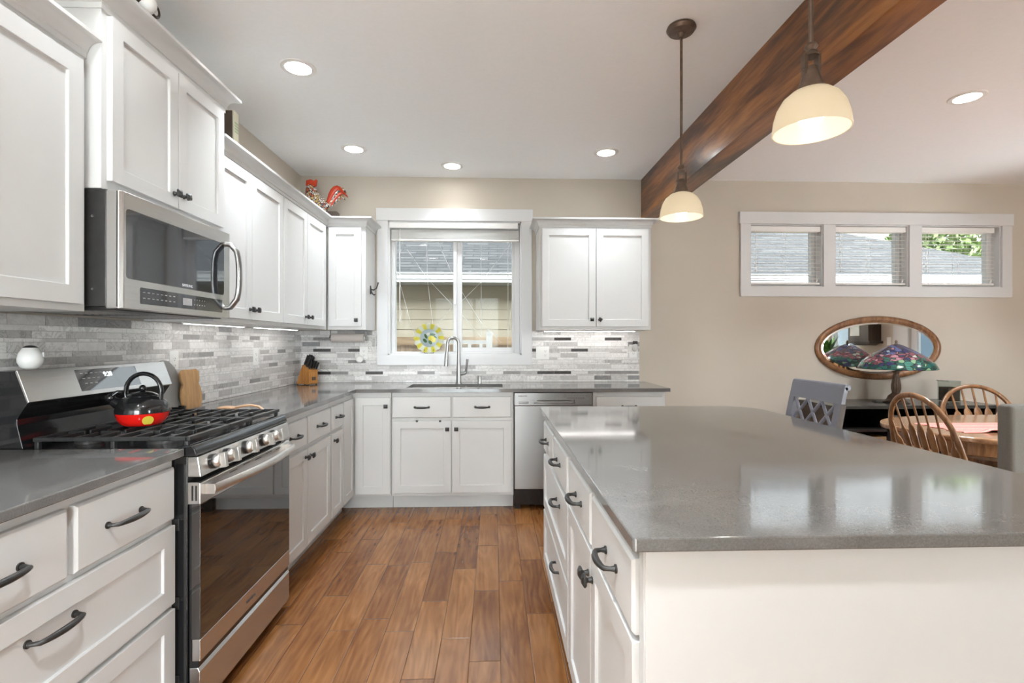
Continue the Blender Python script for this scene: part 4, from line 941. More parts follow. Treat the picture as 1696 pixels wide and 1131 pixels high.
def pendant(x,y,label):
    r = thing('pendant_light', label, 'lamp', (x,y,HC), 'pendants over the island')
    MB().lathe([(0,-.001),(.062,-.001),(.066,-.012),(.056,-.026),(.018,-.032),(.012,-.05),(0,-.05)],(x,y,HC),32).build('canopy','bronze',r,smooth=40)
    MB().cyl((x,y,HC-.045),(x,y,2.055),.0062,12).build('rod','bronze',r,smooth=60)
    b = MB(); b.lathe([(0,2.072),(.013,2.07),(.017,2.062),(.010,2.052),(.018,2.045),(.020,2.035),(0,2.035)],(x,y,0),20)
    for s_ in (-1,1): b.box((x+s_*.018-.004,y-.010,1.985),(x+s_*.018+.004,y+.010,2.040))
    b.cyl((x-.024,y,2.0),(x+.024,y,2.0),.005,10)
    b.lathe([(0,2.012),(.014,2.008),(.022,1.985),(.028,1.965),(.032,1.955),(.034,1.950),(.030,1.944),(0,1.944)],(x,y,0),28); b.build('socket_holder','bronze',r,smooth=40)
    out = [(.030,1.946),(.050,1.938),(.070,1.921),(.084,1.897),(.092,1.868),(.096,1.835)]
    inn = [(a-.004,z-.001) for a,z in out[::-1]]; b = MB(); b.lathe(out+[(.095,1.833)]+inn,(x,y,0),48); b.build('glass_shade','shade',r,smooth=60)
    MB().ball((x,y,1.872),(.031,.031,.032),12).build('bulb','bulb',r,smooth=60)
    l = bpy.data.lights.new('pendant_bulb_light','POINT'); l.energy = .22; l.color = (1,.9,.75); l.shadow_soft_size = .03
    o = bpy.data.objects.new('pendant_bulb_light',l); o.parent = r; o.location = (0,0,1.828-HC); C.objects.link(o)
pendant(2.527,2.30,'bronze pendant light with cream glass shade hanging over the far end of the island')
pendant(2.527,1.347,'bronze pendant light with cream glass shade hanging over the near part of the island')
def strip(F,u0,u1,o,z,label):
    r = thing('under_cabinet_light', label, 'light', F((u0+u1)/2,o,z), 'under-cabinet strip lights')
    b = MB(); bx(b,F,u0,u1,o-.014,o+.014,z-.008,z-.0002); b.build('housing','plastic',r)
    b = MB(); bx(b,F,u0+.01,u1-.01,o-.010,o+.010,z-.0095,z-.008); b.build('lens','strip',r)
strip(NF,2.10,2.90,.10,UZ0,'lit strip light under the wall cabinet right of the sink window')
strip(WF,2.60,3.20,.13,UZ0,'lit strip light under the left wall cabinets right of the microwave')
strip(WF,3.35,4.05,.13,UZ0,'lit strip light under the left wall cabinets by the corner')

# ------------------------------------------------------------------ countertop things
# kettle
kx,ky,kz = .322,2.005,.949
root = thing('kettle', 'shiny black and red tea kettle with a black arched handle on the cooktop', 'kettle', (kx,ky,kz))
body = [(0,0),(.070,0),(.084,.008),(.098,.030),(.1045,.055)]
b = MB(); b.lathe(body,(kx,ky,kz),48); b.build('red_base','red',root,smooth=60)['label'] = 'glossy red lower half'
b = MB(); b.lathe([(.1048,.054),(.105,.062),(.102,.080),(.092,.100),(.074,.116),(.050,.126),(0,.130)],(kx,ky,kz),48); b.build('body','enamel',root,smooth=60)
b = MB(); b.lathe([(.060,.1205),(.0615,.1235),(.055,.130),(.040,.137),(.015,.142),(0,.143)],(kx,ky,kz),36); lid = b.build('lid','enamel',root,smooth=60)
MB().ball((kx,ky,kz+.155),.0145,12).build('lid_knob','enamel',lid,smooth=60)
pts = [(kx-.072,ky,kz+.112),(kx-.076,ky,kz+.135)] + [(kx+.004+.078*math.cos(a),ky,kz+.145+.072*math.sin(a)) for a in [PI-i/12*PI for i in range(13)]] + [(kx+.082,ky,kz+.130),(kx+.080,ky,kz+.105)]
MB().tube(pts,[(.011,.009)]*len(pts),14,up=(0,1,0)).build('handle','enamel',root,smooth=60)
b = MB(); b.tube([(kx-.075,ky-.02,kz+.085),(kx-.098,ky-.027,kz+.095),(kx-.112,ky-.032,kz+.104)],[.030,.023,.018],16); b.build('spout','enamel',root,smooth=60)
b = MB(); b.ball((kx-.120,ky-.033,kz+.117),(.021,.019,.018),10); b.tube([(kx-.12,ky-.033,kz+.12),(kx-.09,ky-.03,kz+.142),(kx-.078,ky-.02,kz+.14)],[.009,.008,.008],10); b.build('spout_whistle','enamel',root,smooth=60)
b = MB(); rr=.1005
vs=[]; K=20
for i in range(K):
    a = 2*PI*i/K; u = .022*math.cos(a); v = .026+.020*math.sin(a)
    zz = max(v,.010); q = min(max((zz-.008)/(.055-.008),0),1); r_ = .0845+(.1047-.0845)*(q**.55)+.0012
    an = -PI/2+.78+u/.1; r_ += .002; vs.append((kx+r_*math.cos(an),ky+r_*math.sin(an),kz+zz))
c0=(kx+(.0845+(.1047-.0845)*(.38**.55)+.0016)*math.cos(-PI/2+.78),ky+(.0845+(.1047-.0845)*(.38**.55)+.0016)*math.sin(-PI/2+.78),kz+.026)
b.add(vs+[c0],[(i,(i+1)%K,K) for i in range(K)]); b.build('oval_spot','yellow',root)['label'] = 'yellow oval spot'
root.scale = (.84,.84,.90); root.location = (kx+.004,ky,kz)
# egg timer on backguard
root = thing('kitchen_timer', 'white egg-shaped kitchen timer on top of the range backguard', 'timer', (.066,1.826,1.171))
ez = 1.1705
MB().lathe([(0,0),(.016,0),(.027,.008),(.0345,.024),(.0355,.036),(.032,.055),(.023,.072),(.012,.080),(0,.082)],(.066,1.826,ez),36).build('shell','egg',root,smooth=60)
MB().lathe([(.0205,.0752),(.0205,.0762),(.012,.0818),(0,.0840)],(.066,1.826,ez),24).build('top_cap','steeld',root,smooth=60)
MB().box((.094,1.838,ez+.043),(.1010,1.850,ez+.060)).build('dial_window','ltgrey',root,bevel=.002)
# boards right of range
root = tag(MB().box((.012,2.56,CT+.0005),(.026,2.80,1.122)).build('cutting_board','marble',bevel=.004), 'pale rectangular cutting board against the tile behind the wooden board', 'cutting board')
b = MB(); b.prism([(.0+.10*math.cos(a),.0+.13*math.sin(a)) for a in [i/36*2*PI for i in range(36)]], lambda p,q,d: (d+.05*(1-(q+.13)/.26),2.585+p,CT+.1305+q), .030,.040)
o = b.build('cutting_board','greyboard',bevel=.002); tag(o,'rounded grey board leaning on the wall right of the range', 'cutting board')
o.rotation_euler = (0,0,0)
def sil():
    # plain paddle-shaped board with a notched top
    pts = [(-.040,0),(.040,0),(.052,.03),(.055,.07),(.050,.105),(.042,.125),(.050,.150),(.050,.185),(.036,.200),(.020,.200),(-.020,.200),(-.036,.200),(-.050,.185),(-.050,.150),(-.042,.125),(-.050,.105),(-.055,.07),(-.052,.03)]
    return pts
lean = .10
b = MB(); b.prism(sil(), lambda p,q,d: (.098-q*lean+d*.995, 2.712+p*1.62, CT+.004+q*1.02+d*lean), 0,.014)
o = b.build('cutting_board','board',bevel=.004); tag(o,'light wooden paddle-shaped cutting board standing right of the range', 'cutting board')
# spoon
root = thing('wooden_spoon', 'carved wooden spoon lying on the counter right of the cooktop', 'spoon', (.40,2.57,CT))
b = MB(); b.ball((.36,2.56,CT+.024),(.050,.030,.0135),10); b.build('bowl','spoonwood',root,smooth=60)
b = MB(); b.tube([(.40,2.56,CT+.028),(.44,2.558,CT+.037),(.48,2.555,CT+.040),(.515,2.552,CT+.034),(.545,2.55,CT+.012)],[(.006,.012),(.006,.009),(.006,.008),(.006,.008),(.006,.009)],12,up=(0,0,1)); b.build('handle','spoonwood',root,smooth=60)
MB().cyl((.345,2.56,CT+.001),(.345,2.56,CT+.014),.018,16).build('foot','spoonwood',root,smooth=50)
# small dark bowl behind kettle
tag(MB().lathe([(0,0),(.018,0),(.030,.014),(.034,.030),(.031,.030),(.026,.014),(0,.006)],(.10,2.60,CT+.0005),28).build('pinch_bowl','enamel',smooth=60),'small black bowl on the counter between range and wooden board','bowl')
# knife block
root = thing('knife_block', 'honey-coloured wooden knife block with black-handled knives in the counter corner', 'knife block', (.135,4.30,CT))
ang = math.radians(-28); ca, sa = math.cos(ang), math.sin(ang)
def kb(s,z,d): return (.062+s*ca-d*sa, 4.315+s*sa+d*ca, CT+.006+z)
b = MB(); b.prism([(.0,0),(.060,0),(.125,.118),(.068,.160)], lambda p,q,d: kb(p,q,d), -.045,.045); b.build('slanted_block','block',root,bevel=.003)
b = MB(); b.prism([(.0605,0),(.142,0),(.150,.010),(.148,.100),(.156,.118),(.1255,.118)], lambda p,q,d: kb(p,q,d), -.045,.045); ft = b.build('front_block','block',root,bevel=.003)
b = MB(); Rz = Matrix.Rotation(ang,3,'Z')
pn_ = Vector(kb(.1512,.046,0)); b.obox(pn_, Rz, (.001,.020,.014)); 
b.build('maker_badge','bronze',ft)
dv = Vector((.060*ca,.060*sa,.118)).normalized()
dv = Vector((.45*ca,.45*sa,.89)).normalized()
for (s_,z_,d_,L_) in ((.075,.156,-.03,.095),(.075,.156,-.01,.10),(.075,.156,.012,.095),(.075,.156,.032,.085),(.098,.139,-.03,.10),(.098,.139,-.008,.09),(.098,.139,.014,.095),(.118,.124,-.022,.075),(.118,.124,.004,.08),(.118,.124,.028,.075),(.140,.119,.030,.07)):
    p0 = Vector(kb(s_,z_-.004,d_)); k = MB(); k.tube([p0,p0+dv*.012],[(.008,.006)]*2,8,1,up=(0,0,1)); k.tube([p0+dv*.010,p0+dv*L_*.5,p0+dv*L_],[(.0095,.0065),(.0105,.007),(.009,.0065)],10,0,up=(0,0,1))
    k.build('knife',['black','chrome'],root,bevel=.001,smooth=40)
for s_,d_ in ((.006,-.038),(.006,.038),(.138,-.038),(.138,.038)): p = kb(s_,0,d_); MB().cyl((p[0],p[1],CT),(p[0],p[1],CT+.0065),.006,10).build('foot','black',root)

# outlets
def outlet(F,u,z,label,wd=.072,h=.116,kind='o'):
    r = thing('wall_outlet', label, 'outlet', F(u,.009,z)); b = MB(); bx(b,F,u-wd/2,u+wd/2,.0086,.014,z-h/2,z+h/2); b.build('cover_plate','plastic',r,bevel=.002)
    n_ = 2 if wd > .1 else 1
    for k in range(n_):
        uu = u + (k-.5*(n_-1))*.046; b = MB(); bx(b,F,uu-.0165,uu+.0165,.014,.0155,z-.034,z+.034); s_ = b.build('socket','plastic',r,bevel=.001)
        if kind[k%len(kind)] == 'o':
            b = MB()
            for zz in (z+.018,z-.018):
                bx(b,F,uu-.0075,uu-.0055,.0155,.0158,zz-.004,zz+.004); bx(b,F,uu+.0055,uu+.0075,.0155,.0158,zz-.004,zz+.004); bx(b,F,uu-.002,uu+.002,.0155,.0158,zz-.012,zz-.008)
            b.build('slot','steeld',s_)
    return r
outlet(WF,2.710,1.162,'white electrical outlet in the tile left wall, right of the range backguard')
outlet(WF,3.62,1.165,'white electrical outlet in the tile left wall, near the knife block')
outlet(NF,.545,1.170,'white electrical outlet left of the sink window with a plug-in device')
outlet(NF,2.101,1.170,'wide white switch and outlet plate just right of the sink window',wd=.116,kind='so')
outlet(NF,2.905,1.185,'white electrical outlet below the right end of the cabinet by the window')
# plug-ins
root = thing('plug_in_freshener', 'round white plug-in device in the outlet left of the window', 'plug-in', (.520,D-.05,1.12))
b = MB(); b.lathe([(0,0),(.030,0),(.032,.010),(.030,.028),(.022,.032),(.020,.029),(0,.029)],(.515,D-.0165,1.118),32,R=Matrix(((1,0,0),(0,0,-1),(0,1,0)))); b.build('round_cap','plastic',root,smooth=40)
b = MB(); b.tube([(.545,D-.03,1.125),(.58,D-.02,1.115),(.61,D-.018,1.098),(.635,D-.018,1.102),(.645,D-.018,1.13),(.645,D-.018,1.30)],.003,8); b.build('cable','plastic',root,smooth=60)
root = thing('plug_in_night_light', 'grey and white plug-in night light on the outlet at the right end of the backsplash', 'night light', (2.93,D-.05,1.2))
b = MB(); b.lathe([(0,-.034),(.014,-.032),(.020,-.015),(.020,.020),(.014,.034),(0,.036)],(2.915,D-.036,1.215),20); b.build('housing','ltgrey',root,smooth=60)
MB().box((2.897,D-.05,1.245),(2.935,D-.016,1.275)).build('top_cap','steeld',root,bevel=.004)
# paper towels
root = thing('paper_towel_holder', 'clear paper towel holder mounted under the corner wall cabinet', 'paper towel holder', (.45,D-.14,UZ0))
ty,tz = D-.14,1.300
b = MB()
for xx in (.300,.597): b.tube([(xx,ty,tz),(xx,ty,UZ0-.001)],[(.013,.003),(.014,.003)],12,up=(0,1,0)); b.tube([(xx-.004,ty,tz),(xx+.006,ty,tz)],[.022,.022],20)
b.build('bracket','jar',root,smooth=40)
b = MB(); b.tube([(.308,ty,tz),(.592,ty,tz)],.011,14); b.build('rod','plastic',root,smooth=60)
o = MB().tube([(.312,ty,tz),(.580,ty,tz)],.037,36).build('paper_towel_roll','kraft',smooth=50); tag(o,'nearly full roll of beige paper towels hanging below the corner cabinet','paper towels')
# hook on cabinet side
root = thing('coat_hook', 'dark metal double hook on the side of the corner wall cabinet beside the window', 'hook', (.643,4.27,1.70))
b = MB(); b.tube([(.6435,4.30,1.735),(.648,4.30,1.70),(.6435,4.30,1.665)],[(.004,.009),(.005,.012),(.004,.010)],12,up=(1,0,0)); b.build('back_plate','black',root,smooth=60)
b = MB(); b.tube([(.647,4.30,1.705),(.668,4.302,1.700),(.690,4.304,1.715),(.702,4.305,1.748),(.706,4.305,1.765)],[.006,.006,.0055,.005,.006],10); b.tube([(.647,4.30,1.695),(.655,4.30,1.675),(.668,4.302,1.660),(.682,4.303,1.663)],[.006,.006,.0055,.0055],10); b.build('hook_arm','black',root,smooth=60)
# plate in window
root = thing('decorative_plate', 'round painted plate with a lemon wreath standing in the sink window', 'plate', (1.100,4.53,1.300))
b = MB(); n_=72
def pr_(r_): return r_
vs=[(1.100,4.533,1.300)]; 
rings=[(.04,.0),(.080,.001),(.088,-.006),(.11,-.012),(.1295,-.016)]
for k,(rr,yy) in enumerate(rings):
    for i in range(n_):
        a=2*PI*i/n_; q=rr*(1+(.035*math.cos(16*a) if k==4 else 0)); vs.append((1.100+q*math.cos(a),4.533+yy,1.300+q*math.sin(a)))
back=len(vs)
for k,(rr,yy) in enumerate(rings):
    for i in range(n_):
        a=2*PI*i/n_; q=rr*(1+(.035*math.cos(16*a) if k==4 else 0)); vs.append((1.100+q*math.cos(a),4.533+yy+.005,1.300+q*math.sin(a)))
fs=[(0,1+i,1+(i+1)%n_) for i in range(n_)]
for k in range(4):
    for i in range(n_):
        fs.append((1+k*n_+i,1+(k+1)*n_+i,1+(k+1)*n_+(i+1)%n_,1+k*n_+(i+1)%n_)); fs.append((back+k*n_+i,back+k*n_+(i+1)%n_,back+(k+1)*n_+(i+1)%n_,back+(k+1)*n_+i))
for i in range(n_): fs.append((1+4*n_+i,back+4*n_+i,back+4*n_+(i+1)%n_,1+4*n_+(i+1)%n_))
fs.append(tuple(back+i for i in range(n_)))
b.add(vs,fs); b.build('plate_disc','plate',root,smooth=40)
b = MB(); b.tube([(1.06,4.525,1.166),(1.06,4.516,1.20),(1.06,4.53,1.166)],.002,6); b.tube([(1.14,4.525,1.166),(1.14,4.516,1.20),(1.14,4.53,1.166)],.002,6); b.tube([(1.06,4.53,1.1665),(1.14,4.53,1.1665)],.002,6); b.build('wire_stand','black',root)

# ------------------------------------------------------------------ things above cabinets
rx, ry, rz = .235, 4.235, UZ1
root = thing('rooster_figurine', 'red, white and black stained-glass rooster on top of the corner cabinet', 'figurine', (rx,ry,rz))
MB().box((rx-.055,ry-.04,rz+.001),(rx+.16,ry+.04,rz+.125)).build('wooden_base','stoold',root,bevel=.004)
bz = rz+.125
rt = thing('x','','',(0,0,0)); bpy.data.objects.remove(rt)
def rb(name,fn,m,**k):
    b = MB(); fn(b); o = b.build(name,m,root,**k); return o
def body_(b):
    P=[(rx+.085,ry,bz+.07),(rx+.05,ry,bz+.055),(rx,ry,bz+.06),(rx-.035,ry,bz+.10),(rx-.055,ry,bz+.15),(rx-.062,ry,bz+.195),(rx-.066,ry,bz+.225)]
    b.tube(P,[.020,.060,.076,.068,.052,.040,.014],20)
o = rb('body',body_,'roost',smooth=60)
rb('comb',lambda b:b.prism([(-.100,.215),(-.045,.195),(-.015,.215),(-.008,.262),(-.018,.268),(-.034,.256),(-.062,.268),(-.098,.258)],lambda p,q,d:(rx+p,ry+d,bz+q),-.008,.008),'roostred',bevel=.003)
rb('wattle',lambda b:b.ball((rx-.078,ry,bz+.150),(.014,.010,.028),10),'roostred',smooth=60)
rb('beak',lambda b:b.tube([(rx-.080,ry,bz+.205),(rx-.105,ry,bz+.195)],[.010,.002],10),'cream',smooth=60)
def tail_(b):
    for k,(a0_,L_) in enumerate(((1.9,.15),(1.55,.16),(1.2,.15),(.9,.12))):
        pts=[]; rad=[]
        for i in range(9):
            t=i/8; an=a0_-1.9*t; 
            pts.append((rx+.075+L_*.95*t*math.cos(a0_*.5-.2-.55*t)+.01*k, ry+(k-1.5)*.008, bz+.055+L_*math.sin(PI*t*.78)*(.95-.1*k)+.0)); rad.append((.011,.021*math.sin(PI*min(1,t*.9+.12))+.003))
        b.tube(pts,rad,10,k%2,up=(0,1,0))
rb('tail',tail_,['roostred','roost'],smooth=60)
# cow figurine over microwave cabinet
cx_,cy_,cz_ = .30,1.985,2.3725
root = thing('cow_figurine', 'brown and white cow figurine peeking over the cabinet above the microwave', 'figurine', (cx_,cy_,cz_))
b = MB(); b.ball((cx_-.07,cy_,cz_+.10),(.085,.05,.055),12); 
for sx in (-.12,-.02):
    for sy in (-.025,.025): b.tube([(cx_+sx,cy_+sy,cz_+.001),(cx_+sx,cy_+sy,cz_+.09)],[.013,.018],10)
b.tube([(cx_-.02,cy_,cz_+.12),(cx_+.03,cy_,cz_+.165)],[.035,.028],12); b.build('body','cowdark',root,smooth=60)
b = MB(); b.ball((cx_+.055,cy_,cz_+.175),(.034,.030,.036),12,0); hd = b.build('head','egg',root,smooth=60); hd['label']='white face'
MB().ball((cx_+.040,cy_-.012,cz_+.190),(.030,.028,.030),10).build('face_patch','cowdark',hd,smooth=60)
for s_ in (-1,1):
    b = MB(); b.tube([(cx_+.045,cy_+s_*(.030+.034*(1-math.cos(a))*.8 ),cz_+.190+.024*math.sin(a)) for a in [i/16*2*PI for i in range(16)]],[(.006,.006)]*16,8,closed=True); b.ball((cx_+.044,cy_+s_*.057,cz_+.19),(.004,.025,.020),8,1)
    b.build('ear',['cowdark','egg'],hd,smooth=60)
# book
root = thing('standing_book', 'cream book with a green printed spine standing on the cabinet right of the microwave', 'book', (.20,2.98,UZ1))
MB().box((.06,2.900,UZ1+.001),(.222,2.955,2.560)).build('cover','cream',root,bevel=.002)
b = MB()
for k in range(4): b.box((.222,2.908,2.49-k*.016),(.2228,2.948,2.499-k*.016))
b.build('spine_print','green',root)
MB().box((.08,2.893,UZ1+.001),(.215,2.899,2.555)).build('dark_backing','stoold',root)

# ------------------------------------------------------------------ dining side
# mirror
mx_,mz_ = 5.130,1.212
root = thing('oval_mirror', 'oval wall mirror in a carved oak frame above the sideboard', 'mirror', (mx_,D,mz_))
def ell(a,bb,n=96): return [(mx_+a*math.cos(2*PI*i/n),mz_+bb*math.sin(2*PI*i/n)) for i in range(n)]
b = MB(); pf = [(0,.001),(0,.020),(.010,.030),(.026,.032),(.042,.024),(.056,.014),(.056,.001)]; vs=[]; n=96
for i in range(n):
    a=2*PI*i/n
    for o_,h in pf: vs.append((mx_+(.580-o_)*math.cos(a), D-h, mz_+(.286-o_)*math.sin(a)))
k=len(pf); b.add(vs,[(i*k+j,((i+1)%n)*k+j,((i+1)%n)*k+(j+1)%k,i*k+(j+1)%k) for i in range(n) for j in range(k)]); b.build('frame','oak',root,smooth=50)
b = MB(); P1=ell(.525,.231); P2=ell(.508,.214); vs=[(p,D-.010,q) for p,q in P1]+[(p,D-.0135,q) for p,q in P2]
b.add(vs,[(i,(i+1)%n,n+(i+1)%n,n+i) for i in range(n)]+[tuple(range(n,2*n))]); b.build('mirror_glass','mirror',root)
# sideboard
root = thing('sideboard', 'low black open sideboard against the dining room wall', 'sideboard', (5.07,4.2,0))
sx0,sx1,sy0,sy1 = 4.395,5.765,3.985,4.445
MB().box((sx0-.015,sy0-.01,.728),(sx1+.015,sy1,.755)).build('top','sidetop',root,bevel=.003)
for xx in (sx0,sx1-.03): MB().box((xx,sy0,.0),(xx+.03,sy1,.728)).build('side_panel','sidebrn',root,bevel=.002)
MB().box((sx0+.03,sy1-.015,.02),(sx1-.03,sy1,.728)).build('back_panel','sideblk',root)
MB().box((sx0+.03,sy0,.545),(sx1-.03,sy1-.015,.565)).build('shelf','sideblk',root); MB().box((sx0+.03,sy0,.06),(sx1-.03,sy1-.015,.085)).build('shelf','sideblk',root)
for xx in (4.845,5.30): MB().box((xx-.010,sy0,.085),(xx+.010,sy1-.015,.728)).build('divider','sideblk',root)
for i,xx in enumerate((4.64,5.075,5.52)):
    r2 = thing('wicker_basket', ['woven basket in the left bay of the black sideboard','woven basket in the middle bay of the black sideboard','woven basket in the right bay of the black sideboard'][i], 'basket', (xx,4.2,.086),'baskets in the sideboard')
    b = MB(); w_ = .195; y0_,y1_ = 4.00,4.40; b.box((xx-w_,y0_,.0865),(xx+w_,y1_,.098)); b.box((xx-w_,y0_,.098),(xx-w_+.012,y1_,.50)); b.box((xx+w_-.012,y0_,.098),(xx+w_,y1_,.50)); b.box((xx-w_,y1_-.012,.098),(xx+w_,y1_,.50))
    b.box((xx-w_,y0_,.098),(xx+w_,y0_+.012,.44)); b.box((xx-w_,y0_,.44),(xx-.055,y0_+.012,.50)); b.box((xx+.055,y0_,.44),(xx+w_,y0_+.012,.50)); b.box((xx-.055,y0_,.485),(xx+.055,y0_+.012,.50))
    b.build('woven_body','basket',r2,bevel=.003)
for i,(xx,hh) in enumerate(((4.885,.10),(4.925,.105))):
    tag(MB().box((xx,4.03,.566),(xx+.030,4.20,.566+hh)).build('grey_book','greyboard',bevel=.002), ['grey book upright in the sideboard, left of the pair','slightly taller grey book upright in the sideboard, right of the pair'][i],'book','pair of grey books in the sideboard')
# lamp
lx,ly,lz = 5.055,4.17,.7555
root = thing('table_lamp', 'bronze table lamp with a leaded glass water-lily shade on the sideboard', 'lamp', (lx,ly,lz))
b = MB(); prof=[(0,0),(.095,0),(.098,.006),(.080,.014),(.066,.030),(.058,.055),(.040,.072),(.028,.085),(.029,.095),(.033,.115),(.033,.150),(.028,.185),(.021,.225),(.018,.245),(.024,.252),(.024,.262),(.012,.268),(.008,.30),(.008,.49),(0,.49)]
n_=48; vs=[]
for i in range(n_):
    a=2*PI*i/n_
    for r_,z_ in prof:
        q = r_*(1+(.07*math.cos(12*a) if .085<z_<.24 else (.04*math.cos(6*a) if z_<.07 and r_>0 else 0))); vs.append((lx+q*math.cos(a),ly+q*math.sin(a),lz+z_))
k=len(prof); b.add(vs,[(i*k+j,((i+1)%n_)*k+j,((i+1)%n_)*k+j+1,i*k+j+1) for i in range(n_) for j in range(k-1)]); b.build('base','bronze',root,smooth=50)
b = MB(); so=[(.282,.288),(.278,.300),(.258,.335),(.215,.375),(.160,.415),(.110,.447),(.060,.475),(.028,.490),(.0,.493)]; si=[(max(0,a-.004),z-.004) for a,z in so[::-1]]
b.lathe(so+si[1:]+[(.282,.288)],(lx,ly,lz),64); b.build('stained_glass_shade','stained',root,smooth=50)
MB().lathe([(0,.490),(.014,.492),(.008,.502),(.012,.512),(.008,.524),(0,.530)],(lx,ly,lz),16).build('finial','bronze',root,smooth=60)
b = MB(); b.tube([(lx-.07,ly+.02,lz+.004),(lx-.13,ly+.0,lz+.004),(lx-.16,ly+.03,lz+.004),(lx-.13,ly+.10,lz+.004),(lx-.02,ly+.2,lz+.004)],.003,8); b.build('cord','black',root,smooth=60)
# jar
root = thing('glass_jar', 'square glass jar half filled with brown contents at the right of the sideboard', 'jar', (5.58,4.24,.7555))
b = MB(); b.box((5.525,4.185,.7565),(5.635,4.295,.762)); b.box((5.525,4.185,.762),(5.528,4.295,.930)); b.box((5.632,4.185,.762),(5.635,4.295,.930)); b.box((5.528,4.185,.762),(5.632,4.188,.930)); b.box((5.528,4.292,.762),(5.632,4.295,.930)); b.build('glass','jar',root)
b = MB(); b.box((5.519,4.179,.930),(5.641,4.301,.938)); b.build('rim','steelw',root,bevel=.002)
MB().box((5.530,4.190,.763),(5.630,4.290,.880)).build('filling','brown',root,bevel=.004)
# table
root = thing('dining_table', 'rounded oak pedestal dining table beside the sideboard', 'table', (5.2,3.0,0))
def sup(a,bb,cx,cy,e=2.7,n=80): return [(cx+a*math.copysign(abs(math.cos(t))**(2/e),math.cos(t)),cy+bb*math.copysign(abs(math.sin(t))**(2/e),math.sin(t))) for t in [2*PI*i/n for i in range(n)]]
b = MB(); b.prism(sup(1.06,.515,5.2,3.0), lambda p,q,d:(p,q,d), .715,.748); b.build('tabletop','oakx',root,bevel=.010,seg=3,smooth=50)
b = MB(); b.prism(sup(.98,.44,5.2,3.0), lambda p,q,d:(p,q,d), .635,.7145); b.build('apron','oak',root,bevel=.004,smooth=50)
b = MB(); b.lathe([(0,.08),(.12,.08),(.13,.14),(.09,.2),(.06,.3),(.085,.42),(.10,.5),(.08,.58),(.16,.634),(0,.634)],(5.2,3.0,0),32); b.build('pedestal','oak',root,smooth=50)
for k in range(4):
    a=PI/4+k*PI/2; dx_,dy_=math.cos(a),math.sin(a)
    MB().tube([(5.2+dx_*.06,3+dy_*.06,.20),(5.2+dx_*.22,3+dy_*.22,.15),(5.2+dx_*.38,3+dy_*.38,.05),(5.2+dx_*.42,3+dy_*.42,.022)],[.045,.04,.03,.02],12).build('foot','oak',root,smooth=60)
# runner cloth
b = MB(); nx,ny=60,14; vs=[]
for i in range(nx+1):
    for j in range(ny+1):
        x=4.34+(6.0-4.34)*i/nx; y=2.80+.33*j/ny; x+= .02*math.sin(j*1.3) if i==0 else 0
        z=.7495+.0015*(1+math.sin(j*1.9))+(.020*math.exp(-((x-4.52)**2/.0012+(y-2.82)**2/.0015)) )
        vs.append((x,y,z))
top=len(vs); vs+= [(x,y,z-.001) for x,y,z in vs]
fs=[]
for i in range(nx):
    for j in range(ny):
        a=i*(ny+1)+j; q=(a,a+ny+1,a+ny+2,a+1); fs.append(q); fs.append(tuple(top+v for v in q[::-1]))
for j in range(ny): fs.append((j,j+1,top+j+1,top+j)); a=nx*(ny+1)+j; fs.append((a+1,a,top+a,top+a+1))
for i in range(nx): a=i*(ny+1); fs.append((a+ny+1,a,top+a,top+a+ny+1)); a2=a+ny; fs.append((a2,a2+ny+1,top+a2+ny+1,top+a2))
b.add(vs,fs); tag(b.build('table_runner','runner',smooth=60),'coral red woven runner lying along the oak dining table','table runner')
# windsor chair
def windsor(label):
    r = thing('windsor_chair', label, 'chair', (0,0,0), 'oak arrow-back chairs at the table')
    b = MB(); pts = sup(.225,.215,0,0,2.6,48); b.prism(pts, lambda p,q,d:(p,q*(1 if q<0 else 1.02),d), .43,.468); b.build('seat','oak',r,bevel=.010,seg=3,smooth=50)
    def bow(t):  # t 0..pi
        w_ = .235+.025*math.sin(t); x = -w_*math.cos(t); hh = .50*math.sin(t)**.62; z=.468+hh
        return (x,-.175-.13*(hh/.5)-.012*math.sin(t), z)
    P=[bow(PI*i/40) for i in range(41)]; P[0]=(P[0][0],P[0][1],.462); P[-1]=(P[-1][0],P[-1][1],.462)
    MB().tube(P,[(.012,.016)]*41,12,up=(0,1,0)).build('bow','oak',r,smooth=60)
    for k in range(7):
        u=(k-3)/3; xb=u*.165; xt=u*.205
        tt=math.acos(max(-1,min(1,-xt/.255))); pt=bow(tt); p0=Vector((xb,-.170,.466)); p1=Vector((xt,pt[1],pt[2]-.008))
        fr=[0,.1,.35,.60,.66,.68,.70,.85,1]; rd=[(.006,.009),(.007,.011),(.0065,.021),(.006,.026),(.006,.018),(.007,.009),(.0045,.007),(.005,.007),(.005,.006)]
        MB().tube([p0+(p1-p0)*q for q in fr],rd,10,up=(0,1,0)).build('spindle','oak',r,smooth=60)
    L=[]
    for sx in (-1,1):
        for sy in (-1,1):
            p0=Vector((sx*.15,sy*.14,.432)); p1=Vector((sx*.215,sy*.205,0)); L.append((p0,p1))
            MB().tube([p0+(p1-p0)*q for q in (0,.15,.3,.5,.55,.7,.9,1)],[.013,.017,.013,.019,.013,.016,.011,.010],12).build('leg','oak',r,smooth=60)
    for sx in (0,2):
        a=L[sx][0]+(L[sx][1]-L[sx][0])*.6; c=L[sx+1][0]+(L[sx+1][1]-L[sx+1][0])*.6
        MB().tube([a,(a+c)/2,c],[.008,.013,.008],10).build('stretcher','oak',r,smooth=60)
    return r
w1 = windsor('oak arrow-back chair at the left end of the dining table')
w2 = copy_tree(w1); w2['label'] = 'oak arrow-back chair on the far side of the dining table, before the sideboard'
w1.location=(4.33,2.775,0); w1.rotation_euler=(0,0,-PI/2-.02)
